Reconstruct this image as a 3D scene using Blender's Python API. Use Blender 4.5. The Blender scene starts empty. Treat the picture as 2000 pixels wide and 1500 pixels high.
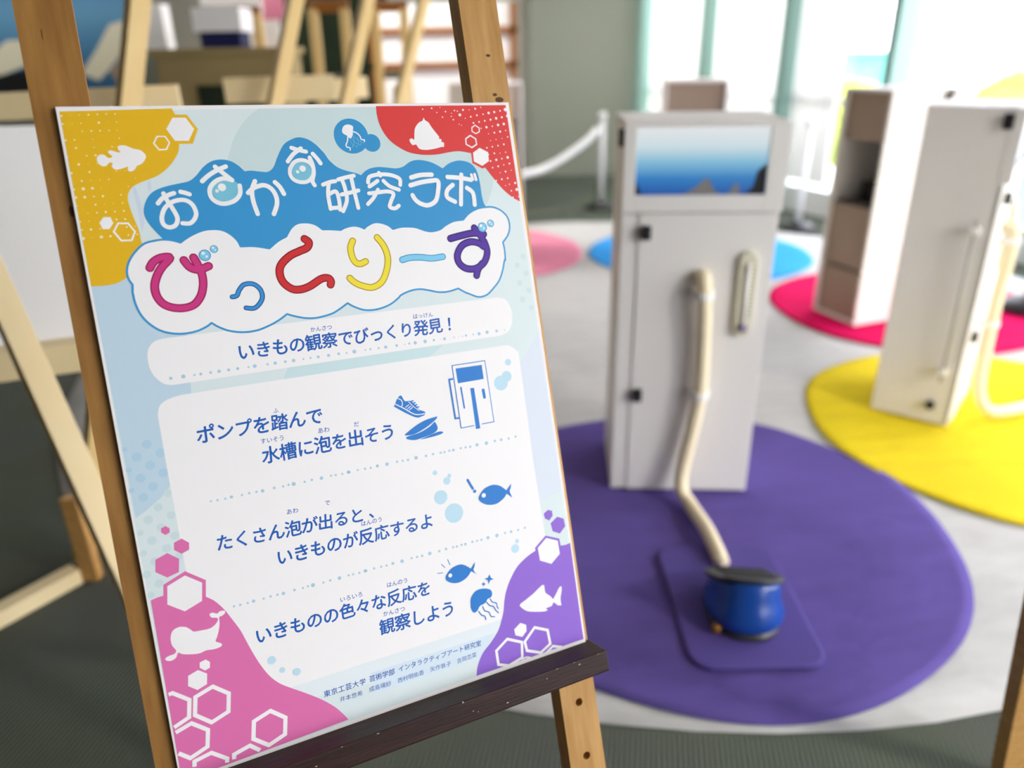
import bpy, bmesh, math, random
from mathutils import Vector, Matrix
from mathutils.geometry import tessellate_polygon
random.seed(7)
C = bpy.context.scene.collection
PI = math.pi

# ---------------------------------------------------------------- camera
cam = bpy.data.objects.new('camera', bpy.data.cameras.new('camera')); C.objects.link(cam)
cam.matrix_world = Matrix(((0.999844, 0.017644, -0, 0), (-0.007081, 0.401269, -0.915933, 0), (-0.016161, 0.91579, 0.401332, 1.5), (0, 0, 0, 1)))
cam.data.sensor_fit = 'HORIZONTAL'; cam.data.sensor_width = 36.0; cam.data.lens = 26.82
cam.data.clip_start = 0.05; cam.data.clip_end = 200
cam.data.dof.use_dof = True; cam.data.dof.focus_distance = 0.895; cam.data.dof.aperture_fstop = 2.0
bpy.context.scene.camera = cam
# ---------------------------------------------------------------- world, lights, exposure
W = bpy.data.worlds.new('overcast_sky'); bpy.context.scene.world = W; W.use_nodes = True
nt = W.node_tree; bg = nt.nodes['Background']
grad = nt.nodes.new('ShaderNodeTexGradient'); tc = nt.nodes.new('ShaderNodeTexCoord'); sx = nt.nodes.new('ShaderNodeSeparateXYZ')
rmp = nt.nodes.new('ShaderNodeValToRGB'); mr = nt.nodes.new('ShaderNodeMapRange')
nt.links.new(tc.outputs['Generated'], sx.inputs[0]); nt.links.new(sx.outputs['Z'], mr.inputs['Value'])
mr.inputs['From Min'].default_value = -0.3; mr.inputs['From Max'].default_value = 1.0
nt.links.new(mr.outputs[0], rmp.inputs[0]); nt.links.new(rmp.outputs[0], bg.inputs['Color'])
rmp.color_ramp.elements[0].color = (0.95, 0.935, 1.0, 1); rmp.color_ramp.elements[1].color = (0.90, 0.90, 1.05, 1)
bg.inputs['Strength'].default_value = 6.7
vs = bpy.context.scene.view_settings
vs.view_transform = 'Standard'; vs.look = 'None'; vs.exposure = 0.47; vs.gamma = 1.0; vs.use_curve_mapping = False
def area_light(name, loc, size, energy, col, rot=(0, 0, 0)):
    l = bpy.data.lights.new(name, 'AREA'); l.shape = 'RECTANGLE'; l.size, l.size_y = size; l.energy = energy; l.color = col
    o = bpy.data.objects.new(name, l); C.objects.link(o); o.location = loc; o.rotation_euler = rot
    return o
FILL_LAMPS = ((4.4, -0.9, 165), (-3.0, 4.6, 14), (-1.2, 6.6, 40), (0.9, 8.2, 22))  # unseen overhead lamps added to brighten the booths, poster and background
for lx, ly, en in FILL_LAMPS:
    area_light('added_fill_lamp', (lx, ly, 2.93), (1.2, 0.3), en, (1.0, 0.96, 0.9))

# ---------------------------------------------------------------- materials
def lin(h):
    v = [int(h[i:i + 2], 16) / 255 for i in (0, 2, 4)]
    return tuple((c / 12.92 if c <= 0.04045 else ((c + 0.055) / 1.055) ** 2.4) for c in v) + (1.0,)
def mat(name, h, rough=0.6, spec=0.3, noise=0.0, scale=20.0, bump=0.0, bscale=60.0, stretch=(1, 1, 1), dark=None, metal=0.0, emit=0.0, bd=0.01):
    m = bpy.data.materials.new(name); m.use_nodes = True; n = m.node_tree; b = n.nodes['Principled BSDF']
    b.inputs['Base Color'].default_value = lin(h); b.inputs['Roughness'].default_value = rough
    b.inputs['Specular IOR Level'].default_value = spec; b.inputs['Metallic'].default_value = metal
    if emit:
        b.inputs['Emission Color'].default_value = lin(h); b.inputs['Emission Strength'].default_value = emit
    if noise or bump:
        t = n.nodes.new('ShaderNodeTexCoord'); mp = n.nodes.new('ShaderNodeMapping'); mp.inputs['Scale'].default_value = stretch
        n.links.new(t.outputs['Object'], mp.inputs[0])
    if noise:
        x = n.nodes.new('ShaderNodeTexNoise'); x.inputs['Scale'].default_value = scale; x.inputs['Detail'].default_value = 6
        n.links.new(mp.outputs[0], x.inputs['Vector'])
        r = n.nodes.new('ShaderNodeValToRGB'); c0 = lin(dark or h); k = 1 - noise if not dark else 1
        r.color_ramp.elements[0].position = 0.3; r.color_ramp.elements[1].position = 0.7
        r.color_ramp.elements[0].color = (c0[0] * k, c0[1] * k, c0[2] * k, 1); r.color_ramp.elements[1].color = lin(h)
        n.links.new(x.outputs['Fac'], r.inputs[0]); n.links.new(r.outputs[0], b.inputs['Base Color'])
    if bump:
        y = n.nodes.new('ShaderNodeTexNoise'); y.inputs['Scale'].default_value = bscale; y.inputs['Detail'].default_value = 4
        n.links.new(mp.outputs[0], y.inputs['Vector'])
        bp = n.nodes.new('ShaderNodeBump'); bp.inputs['Strength'].default_value = bump; bp.inputs['Distance'].default_value = bd
        n.links.new(y.outputs['Fac'], bp.inputs['Height']); n.links.new(bp.outputs[0], b.inputs['Normal'])
    return m
M = {}
# printed inks
for k, h in dict(bg='DCEAEA', teal='CDE1E0', teal2='CBE4E6', sky='C3DBE8', lav='DBE5EF', lav2='D3DFEC', pale='E6F0F3', pale2='D9E9F3', skydot='B3D4E6', paledot='CFE3E4', white='F6F5F4', blue='3897D0', eye='7CC6DC', blue2='3795D5', navy='174C90', blue3='3A8AC0', lblue='80CFEE', mag='D03A83', magd='A4195A', crim='D22D30', crimd='8C1519', yel='F2E23A', yeld='B9951F', pur='522A9E', purd='28106A', gold='EBBB22', cream='F7EDC0', red='DE4140', pink='E073AE', viol='9268D2', ink='0E5CB4', icon='257DCF', bub='BFE1EF', dot='AACFE0').items():
    M[k] = mat('ink_' + k, h, 0.45, 0.25)
M['foam'] = mat('foam_board', 'F3F1EF', 0.6, 0.25)
M['wood'] = mat('easel_pine', 'C59A5C', 0.45, 0.35, 0.22, 9, 0.04, 70, (9, 1.0, 9), 'AD7F42')
M['woodshade'] = mat('shade_darkened_pine', 'A87B3E', 0.45, 0.35, 0.22, 9, 0.04, 70, (9, 1.0, 9), '8A5F2C')  # same pine as the right upright, its colour darkened to stand for shade
M['wood2'] = mat('pale_pine', 'F3E0B0', 0.5, 0.3, 0.1, 3, 0, 60, (1, 1, 1), 'EBD39E')
M['woodbg'] = mat('background_pine', 'E8CC8E', 0.5, 0.3, 0.1, 3, 0, 60, (1, 1, 1), 'DDBB78')
M['brown'] = mat('brown_wood', '9A6026', 0.5, 0.3, 0.2, 6, 0, 60, (1, 6, 6))
M['dark'] = mat('dark_stained_wood', '36201B', 0.5, 0.3, 0.4, 8, 0.12, 40, (1, 14, 14), '20110D')
M['chip'] = mat('bare_wood_chip', 'D8C3A0', 0.6)
M['hole'] = mat('knot', '5A3A1C', 0.7)
M['kwhite'] = mat('painted_board_white', 'E6E3DC', 0.5, 0.3, 0.02, 3)
M['kgrey'] = mat('kiosk_inner_grey', '45423F', 0.6)
M['kbrown'] = mat('kiosk_back_panel', 'A08E7C', 0.6)
M['black'] = mat('black_plastic', '151617', 0.4, 0.5)
M['hose'] = mat('cream_hose', 'F2E4C0', 0.5, 0.3)
M['clear'] = mat('white_clip', 'F2F0EA', 0.4, 0.4)
M['gauge'] = mat('gauge_plate', 'DAD6BC', 0.35, 0.5)
M['rodgrey'] = mat('smoky_clear_rod', '9A968C', 0.25, 0.6)
M['bulb'] = mat('gauge_bulb', '8A7F9A', 0.3, 0.5)
M['blueb'] = mat('blue_bellows', '1048A0', 0.25, 0.7, 0.0, 5, 0.25, 9)
M['rubber'] = mat('dark_rubber', '2A2E30', 0.4, 0.5)
M['brass'] = mat('brass_cap', '9A6A2C', 0.4, 0.5, metal=0.6)
for k, h in dict(mgrey='C9C9C6', mpurple='625498', myellow='EAD22C', mcrim='D8125A', mblue='3FA4F2', mpink='E58FA8').items():
    M[k] = mat('felt_' + k[1:], h, 0.95, 0.05, 0.10, 5, 0.8, 2.6, (0.8, 2.4, 1), bd=0.035)
M['mpurple2'] = mat('purple_pump_mat', '584B90', 0.8, 0.15, 0.05, 6)
M['wgrey'] = mat('partition_paint', '9A9E90', 0.8, 0.1, 0.04, 1.5)
M['wcream'] = mat('wall_paint', 'D8D6C8', 0.85, 0.1, 0.04, 1.2)
M['wolive'] = mat('wall_olive', 'A6A496', 0.85, 0.1, 0.05, 1.2)
M['wdark'] = mat('fill_cutting_dark_wall', '56534F', 0.9, 0.05)  # dark finish put on unseen walls to cut bounced light
M['ceil'] = mat('ceiling_tile', 'B9B6B4', 0.9, 0.1)
M['mull'] = mat('teal_mullion', '86A89C', 0.5, 0.3)
M['sill'] = mat('sill_paint', 'E9ECEA', 0.6, 0.2)
M['curt'] = mat('sheer_curtain', 'FFFFFF', 0.9, 0.05)
M['post'] = mat('white_plastic', 'F0F1EF', 0.4, 0.4)
M['paper'] = mat('white_paper', 'FAFAF8', 0.7, 0.2)
M['olive'] = mat('olive_cabinet', 'A28F62', 0.7, 0.2)
M['darkgreen'] = mat('dark_green_cloth', '2F3A2C', 0.9, 0.1, 0.4, 3)
M['slate'] = mat('slate_panel', '7A7562', 0.8, 0.2)
M['navy2'] = mat('navy_box', '1C2150', 0.6)
M['leaf'] = mat('tree_leaf', 'B7D04A', 0.8, 0.1, 0.3, 2)
M['concrete'] = mat('outdoor_paving', 'D8D8D2', 0.9, 0.1)
M['bteal'] = mat('outdoor_building', '5FA796', 0.8, 0.1)
M['fillon'] = mat('fill_panel_glow', 'FFF6E6', 0.5, 0.2, emit=3.0)  # glow of the added fill panels

def carpet():
    m = mat('ribbed_carpet', '5E645A', 0.95, 0.05); n = m.node_tree; b = n.nodes['Principled BSDF']
    t = n.nodes.new('ShaderNodeTexCoord'); w = n.nodes.new('ShaderNodeTexWave'); w.inputs['Scale'].default_value = 26; w.inputs['Distortion'].default_value = 1.2; w.bands_direction = 'X'
    w.inputs['Detail'].default_value = 2
    mp = n.nodes.new('ShaderNodeMapping'); mp.inputs['Rotation'].default_value = (0, 0, 0.18)
    n.links.new(t.outputs['Object'], mp.inputs[0]); n.links.new(mp.outputs[0], w.inputs['Vector'])
    ns = n.nodes.new('ShaderNodeTexNoise'); ns.inputs['Scale'].default_value = 2.0; n.links.new(mp.outputs[0], ns.inputs['Vector'])
    mx = n.nodes.new('ShaderNodeMix'); mx.data_type = 'RGBA'; mx.inputs[6].default_value = lin('4A4F47'); mx.inputs[7].default_value = lin('71776C')
    n.links.new(w.outputs['Fac'], mx.inputs[0])
    m2 = n.nodes.new('ShaderNodeMix'); m2.data_type = 'RGBA'; m2.blend_type = 'MULTIPLY'; m2.inputs[0].default_value = 0.25
    n.links.new(mx.outputs[2], m2.inputs[6]); n.links.new(ns.outputs['Color'], m2.inputs[7]); n.links.new(m2.outputs[2], b.inputs['Base Color'])
    bp = n.nodes.new('ShaderNodeBump'); bp.inputs['Strength'].default_value = 0.5; bp.inputs['Distance'].default_value = 0.004
    n.links.new(w.outputs['Fac'], bp.inputs['Height']); n.links.new(bp.outputs[0], b.inputs['Normal'])
    return m
M['carpet'] = carpet()
def glass():
    m = bpy.data.materials.new('window_glass'); m.use_nodes = True; n = m.node_tree; n.nodes.clear()
    o = n.nodes.new('ShaderNodeOutputMaterial'); mx = n.nodes.new('ShaderNodeMixShader'); tr = n.nodes.new('ShaderNodeBsdfTransparent'); gl = n.nodes.new('ShaderNodeBsdfGlossy')
    gl.inputs['Roughness'].default_value = 0.03; mx.inputs[0].default_value = 0.06; tr.inputs['Color'].default_value = (0.97, 0.97, 0.97, 1)
    n.links.new(tr.outputs[0], mx.inputs[1]); n.links.new(gl.outputs[0], mx.inputs[2]); n.links.new(mx.outputs[0], o.inputs[0])
    return m
M['glass'] = glass()
def curtain_mat():
    m = bpy.data.materials.new('sheer_white_curtain'); m.use_nodes = True; n = m.node_tree; n.nodes.clear()
    o = n.nodes.new('ShaderNodeOutputMaterial'); mx = n.nodes.new('ShaderNodeMixShader'); d = n.nodes.new('ShaderNodeBsdfDiffuse'); t = n.nodes.new('ShaderNodeBsdfTranslucent')
    d.inputs['Color'].default_value = (0.9, 0.9, 0.88, 1); t.inputs['Color'].default_value = (0.93, 0.93, 0.9, 1); mx.inputs[0].default_value = 0.6
    n.links.new(d.outputs[0], mx.inputs[1]); n.links.new(t.outputs[0], mx.inputs[2]); n.links.new(mx.outputs[0], o.inputs[0])
    return m
M['curt'] = curtain_mat()
def gradient_mat(name, stops, strength, axis='Z'):
    # a displayed or printed picture that grades from bottom to top
    m = bpy.data.materials.new(name); m.use_nodes = True; n = m.node_tree; b = n.nodes['Principled BSDF']
    t = n.nodes.new('ShaderNodeTexCoord'); s = n.nodes.new('ShaderNodeSeparateXYZ'); r = n.nodes.new('ShaderNodeValToRGB')
    n.links.new(t.outputs['Generated'], s.inputs[0]); n.links.new(s.outputs[axis], r.inputs[0])
    while len(r.color_ramp.elements) < len(stops): r.color_ramp.elements.new(0.5)
    for e, (p, h) in zip(r.color_ramp.elements, stops): e.position = p; e.color = lin(h)
    if strength:
        b.inputs['Base Color'].default_value = (0.01, 0.01, 0.01, 1); n.links.new(r.outputs[0], b.inputs['Emission Color']); b.inputs['Emission Strength'].default_value = strength
    else: n.links.new(r.outputs[0], b.inputs['Base Color'])
    b.inputs['Roughness'].default_value = 0.35
    return m
M['screen'] = gradient_mat('lit_screen_water', [(0, '1552A8'), (0.25, '2F80C4'), (0.5, '86C0DC'), (0.72, 'D0E2E8'), (1, 'E9EBEE')], 0.66)
M['rock'] = mat('screen_rock', '6E6A66', 0.5, emit=0.25)
M['sea'] = gradient_mat('sea_photo_print', [(0, '2B4A62'), (0.3, '3B6F98'), (0.6, '5F93B4'), (1, '4F78A8')], 0)

# ---------------------------------------------------------------- helpers
class MB:
    def __init__(s): s.v = []; s.f = []; s.mi = []; s.ms = []
    def _m(s, m):
        if m not in s.ms: s.ms.append(m)
        return s.ms.index(m)
    def add(s, vs, fs, m):
        o = len(s.v); k = s._m(m); s.v += [tuple(v) for v in vs]
        for f in fs: s.f.append(tuple(i + o for i in f)); s.mi.append(k)
        return s
    def box(s, lo, hi, m):
        (a, b, c), (d, e, f) = lo, hi
        return s.add([(a, b, c), (d, b, c), (d, e, c), (a, e, c), (a, b, f), (d, b, f), (d, e, f), (a, e, f)],
              [(0, 3, 2, 1), (4, 5, 6, 7), (0, 1, 5, 4), (1, 2, 6, 5), (2, 3, 7, 6), (3, 0, 4, 7)], m)
    def beam(s, p, q, w, t, m, side=(1, 0, 0)):
        p, q = Vector(p), Vector(q); d = (q - p).normalized(); u = Vector(side); u = (u - d * u.dot(d)).normalized(); n = d.cross(u)
        vs = [c + u * (w / 2 * i) + n * (t / 2 * j) for c in (p, q) for i, j in ((-1, -1), (1, -1), (1, 1), (-1, 1))]
        return s.add(vs, [(0, 3, 2, 1), (4, 5, 6, 7), (0, 1, 5, 4), (1, 2, 6, 5), (2, 3, 7, 6), (3, 0, 4, 7)], m)
    def tube(s, pts, r, m, n=12, smooth=6, cap=True):
        P = crv(pts, smooth) if smooth else [Vector(p) for p in pts]
        rings = []; u = None
        for i, p in enumerate(P):
            d = (P[min(i + 1, len(P) - 1)] - P[max(i - 1, 0)]).normalized()
            if u is None: u = d.orthogonal().normalized()
            u = (u - d * u.dot(d)).normalized(); w = d.cross(u); rr = r[0] + (r[1] - r[0]) * i / (len(P) - 1) if isinstance(r, tuple) else r
            rings.append([p + (u * math.cos(a) + w * math.sin(a)) * rr for a in (2 * PI * k / n for k in range(n))])
        vs = [v for R_ in rings for v in R_]; fs = []
        for i in range(len(rings) - 1):
            for k in range(n): fs.append((i * n + k, i * n + (k + 1) % n, (i + 1) * n + (k + 1) % n, (i + 1) * n + k))
        if cap: fs += [tuple(reversed(range(n))), tuple(range(len(vs) - n, len(vs)))]
        return s.add(vs, fs, m)
    def loft(s, rings, m, cap=True):
        n = len(rings[0]); vs = [v for R_ in rings for v in R_]; fs = []
        for i in range(len(rings) - 1):
            for k in range(n): fs.append((i * n + k, i * n + (k + 1) % n, (i + 1) * n + (k + 1) % n, (i + 1) * n + k))
        if cap: fs += [tuple(reversed(range(n))), tuple(range(len(vs) - n, len(vs)))]
        return s.add(vs, fs, m)
    def build(s, name, parent=None, smooth=False, bevel=0.0):
        me = bpy.data.meshes.new(name); me.from_pydata(s.v, [], s.f); me.update()
        for k in s.ms: me.materials.append(M[k])
        for p, i in zip(me.polygons, s.mi): p.material_index = i; p.use_smooth = smooth
        o = bpy.data.objects.new(name, me); C.objects.link(o)
        if parent: o.parent = parent
        if bevel:
            b = o.modifiers.new('bevel', 'BEVEL'); b.width = bevel; b.segments = 2; b.limit_method = 'ANGLE'; b.angle_limit = math.radians(40)
        return o
def crv(pts, k=6):
    # Catmull-Rom through points of any dimension
    P = [Vector(p) for p in pts]; n = len(P)
    if n < 3: return [P[0].lerp(P[-1], i / k) for i in range(k + 1)]
    out = []
    for i in range(n - 1):
        a, b, c, d = P[max(i - 1, 0)], P[i], P[i + 1], P[min(i + 2, n - 1)]
        for j in range(k):
            t = j / k; out.append(0.5 * ((2 * b) + (c - a) * t + (2 * a - 5 * b + 4 * c - d) * t * t + (3 * b - a - 3 * c + d) * t ** 3))
    return out + [P[-1]]
def thing(name, label, cat, loc=(0, 0, 0), rotz=0.0, group=None, rot=None):
    o = bpy.data.objects.new(name, None); C.objects.link(o); o.empty_display_size = 0.1
    o.location = loc; o.rotation_euler = (0, 0, rotz)
    if rot is not None: o.rotation_euler = Matrix(rot).to_euler()
    o['label'] = label; o['category'] = cat
    if group: o['group'] = group
    return o
def tag(o, label, cat, group=None):
    o['label'] = label; o['category'] = cat
    if group: o['group'] = group
    return o
def struct(o): o['kind'] = 'structure'; return o
def lab(o, label): o['label'] = label; return o
def ring(cx, cy, rx, ry, z, n=48, z2=None): return [(cx + rx * math.cos(2 * PI * k / n), cy + ry * math.sin(2 * PI * k / n), z if z2 is None else z + z2 * math.sin(2 * PI * k / n)) for k in range(n)]

# ---------------------------------------------------------------- setting
FP = [(-7.1, -2.75), (7.54, -2.75), (1.57, 10.6), (-7.1, 10.6)]
def slab(z0, z1, m): return MB().loft([[(x, y, z0) for x, y in FP], [(x, y, z1) for x, y in FP]], m)
struct(slab(-0.1, 0, 'carpet').build('floor'))
struct(slab(3.0, 3.1, 'ceil').build('ceiling'))
struct(MB().box((-7, 10.35, 0), (1.62, 10.5, 3.0), 'wcream').build('wall_back'))
struct(MB().box((-7.1, -2.6, 0), (-7.0, 8.4, 3.0), 'wdark').build('wall_left'))
struct(MB().box((0.277, 10.05, 0), (1.62, 10.3, 3.0), 'wgrey').build('wall_partition'))
struct(MB().box((-7, 8.4, 0), (-2.35, 8.55, 3.0), 'wolive').build('wall_left_back'))
struct(MB().box((-7.1, -2.75, 0), (2.9, -2.6, 3.0), 'wdark').build('wall_front'))
struct(MB().box((-2.6, 8.6, 0), (-1.2, 8.7, 2.6), 'darkgreen').build('trim_1'))
# window wall: posts every 1.2 m along a slanting line
WP = [(1.77 + 0.494 * k, 10.0 - 1.11 * k) for k in range(13)]
for k, (x, y) in enumerate(WP):
    d = Vector((0.494, -1.11, 0)).normalized()
    inw = Vector((-1.11, -0.494, 0)).normalized() * 0.10
    f = MB(); f.beam(Vector((x, y, 0)) + inw, Vector((x, y, 3.0)) + inw, 0.085, 0.24, 'mull', d); wf = struct(f.build('window_%d' % (k + 1), bevel=0.004))
    if k < 12:
        x2, y2 = WP[k + 1]; a = Vector((x, y, 0)) + d * 0.05; b = Vector((x2, y2, 0)) - d * 0.05; nrm = Vector((d.y, -d.x, 0))
        s = MB(); s.beam(a + Vector((0, 0, 0.12)), b + Vector((0, 0, 0.12)), 0.10, 0.24, 'sill', nrm); s.beam(a + Vector((0, 0, 1.02)), b + Vector((0, 0, 1.02)), 0.05, 0.06, 'sill', nrm)
        s.beam(a + Vector((0, 0, 2.96)), b + Vector((0, 0, 2.96)), 0.08, 0.08, 'mull', nrm); sl = s.build('window_frame'); sl.parent = wf
        g = MB(); g.beam(a + Vector((0, 0, 1.6)), b + Vector((0, 0, 1.6)), 0.008, 2.7, 'glass', nrm); gl = g.build('window_pane'); gl.parent = wf
for k in range(4):       # unseen windows added behind the camera, for light from the front right
    x0, x1 = 2.95 + 1.1 * k, 2.95 + 1.1 * (k + 1)
    wf = struct(MB().box((x0 - 0.05, -2.72, 0), (x0 + 0.05, -2.63, 3.0), 'mull').build('window_%d' % (14 + k)))
    MB().box((x0 + 0.05, -2.70, 0), (x1 - 0.05, -2.64, 0.25), 'sill').box((x0 + 0.05, -2.70, 0.99), (x1 - 0.05, -2.65, 1.05), 'sill').box((x0 + 0.05, -2.70, 2.92), (x1 - 0.05, -2.64, 3.0), 'mull').build('window_frame', wf)
    MB().box((x0 + 0.05, -2.68, 0.25), (x1 - 0.05, -2.672, 2.92), 'glass').build('window_pane', wf)
def curtain(k, t0, t1, label):
    (x, y), (x2, y2) = WP[k], WP[k + 1]; n = 60; dx, dy = x2 - x, y2 - y; L = math.hypot(dx, dy); px, py = dy / L, -dx / L
    vs = []; 
    for i in range(n + 1):
        t = t0 + (t1 - t0) * i / n; o = 0.07 + 0.03 * math.sin(i * 0.9) + 0.01 * math.sin(i * 2.3); s_ = 1 if px < 0 else -1
        for z in (0.3, 1.6, 2.9): vs.append((x + dx * t + px * o * s_, y + dy * t + py * o * s_, z))
    fs = [(i * 3 + j, i * 3 + 3 + j, i * 3 + 4 + j, i * 3 + 1 + j) for i in range(n) for j in (0, 1)]
    o = MB().add(vs, fs, 'curt').build('curtain', smooth=True); sd = o.modifiers.new('cloth', 'SOLIDIFY'); sd.thickness = 0.002
    tag(o, label, 'curtain', 'sheer curtains at the window wall')
curtain(0, 0.08, 0.92, 'sheer white curtain beside the grey partition')
curtain(1, 0.05, 0.95, 'sheer white curtain above the middle booth')
curtain(2, 0.05, 0.48, 'sheer white curtain drawn halfway, left of the clear pane')
# outside
struct(MB().box((-20, -30, -0.14), (60, 60, -0.11), 'concrete').build('ground'))
b = thing('building', 'pale teal building outside, seen between the curtain and a window post', 'building', (10.5136, 24, -0.11))
MB().box((-0.8, 0, 0), (0.75, 3, 1.30), 'bteal').build('wall', b); MB().box((-0.9, -0.1, 1.30), (0.85, 3.1, 1.40), 'bteal').build('roof', b); MB().box((-0.5, -0.03, 0.5), (0.3, 0.02, 0.95), 'glass').build('pane', b)
def tree(loc, r, label, seed):
    rnd = random.Random(seed); t = thing('tree', label, 'tree', loc, 0, 'trees outside the windows')
    MB().tube([(0, 0, 0), (0.03, 0, r * 0.5), (0, 0, r)], (0.1 * r, 0.05 * r), 'brown', 8).build('trunk', t, True)
    bm = bmesh.new()
    for i in range(9):
        c = Vector((rnd.uniform(-1, 1), rnd.uniform(-1, 1), rnd.uniform(-0.5, 0.7))) * r * 0.55 + Vector((0, 0, r * 1.1))
        bmesh.ops.create_icosphere(bm, subdivisions=3, radius=r * rnd.uniform(0.4, 0.6), matrix=Matrix.Translation(c))
    for v in bm.verts: v.co += Vector((rnd.uniform(-1, 1), rnd.uniform(-1, 1), rnd.uniform(-1, 1))) * r * 0.05
    me = bpy.data.meshes.new('crown'); bm.to_mesh(me); bm.free(); me.materials.append(M['leaf']); o = bpy.data.objects.new('crown', me); C.objects.link(o); o.parent = t
tree((6.1444, 14, -0.11), 0.56, 'small round yellow-green tree outside, in front of the teal building', 1)
tree((6.9063, 11, -0.11), 0.66, 'bright yellow-green shrub outside at the right, behind the right booths', 2)
tree((3.9978, 9.4, -0.11), 0.5, 'green shrub outside, low behind the left edge of the open-backed booth', 3)

# ---------------------------------------------------------------- felt mats
def felt(name, label, cx, cy, rx, ry, z, m, group=None, seed=0, rim=0.0):
    rnd = random.Random(seed); n = 96; rings = []
    ph = [rnd.uniform(0, 6) for _ in range(6)]
    for q in [i / 24 for i in range(1, 25)]:
        rr = []
        for k in range(n):
            a = 2 * PI * k / n; e = 1 + 0.010 * math.sin(3 * a + ph[0]) + 0.006 * math.sin(7 * a + ph[1])
            x, y = cx + rx * q * e * math.cos(a), cy + ry * q * e * math.sin(a)
            h = 0.004 + 0.0035 * q * (math.sin(5 * x + 7 * y + ph[2]) + math.sin(11 * x - 6 * y + ph[3])) * (1 if q > .3 else .4)
            rr.append((x, y, z + max(0.0012, h)))
        rings.append(rr)
    edge = [(x, y, z + 0.0003) for x, y, _ in rings[-1]]
    o = MB().loft(rings + [edge], m, cap=False).add([(cx, cy, z + 0.004)] + rings[0], [(0, k + 1, (k + 1) % n + 1) for k in range(n)], m).build(name, smooth=True)
    tag(o, label, 'mat', group); return o
felt('felt_mat', 'huge light grey felt mat covering the carpet under all the coloured mats', 0.62, 4.28, 2.95, 2.93, 0.0, 'mgrey', None, 1)
G = 'round coloured felt mats'
felt('round_mat', 'purple round felt mat under the booth with the lit blue screen', 0.604, 2.186, 0.843, 0.838, 0.011, 'mpurple', G, 2)
felt('round_mat', 'yellow round felt mat under the booth at the right', 2.117, 2.872, 0.832, 0.832, 0.011, 'myellow', G, 3)
felt('round_mat', 'crimson round felt mat under the open-backed booth', 2.429, 4.478, 0.80, 0.80, 0.011, 'mcrim', G, 4)
felt('round_mat', 'blue round felt mat, seen either side of the middle booth', 1.481, 5.920, 0.85, 0.85, 0.011, 'mblue', G, 5)
felt('round_mat', 'pink round felt mat behind the right edge of the poster', -0.269, 6.052, 0.86, 0.86, 0.011, 'mpink', G, 6)

# ---------------------------------------------------------------- booths
BZ = 0.019
def gauge(t, x, z, L, w, y):
    g = MB(); n = 10; pts = []
    for s, c in ((1, z + L / 2 - w / 2), (-1, z - L / 2 + w / 2)):
        for i in range(n + 1): a = PI * i / n; pts.append((x + s * w / 2 * math.cos(a), c + s * w / 2 * math.sin(a)))
    g.loft([[(px, y, pz) for px, pz in pts], [(px, y - 0.018, pz) for px, pz in pts]], 'gauge'); o = lab(g.build('water_gauge', t, bevel=0.003), 'long rounded gauge plate')
    MB().tube([(x, y - 0.021, z - L * 0.34), (x, y - 0.021, z + L * 0.36)], 0.007, 'clear', 8, 0).build('gauge_tube', o, True)
    bm = MB(); bm.tube([(x, y - 0.019, z - L * 0.38), (x, y - 0.03, z - L * 0.38)], 0.015, 'bulb', 12, 0); lab(bm.build('gauge_bulb', o, True), 'purple-grey bulb')
    for i in range(14): pass
    tk = MB()
    for i in range(13): zz = z - L * 0.26 + i * L * 0.048; tk.box((x + 0.010, y - 0.0185, zz), (x + 0.020, y - 0.0178, zz + 0.003), 'kgrey')
    tk.build('scale_marks', o)
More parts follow.
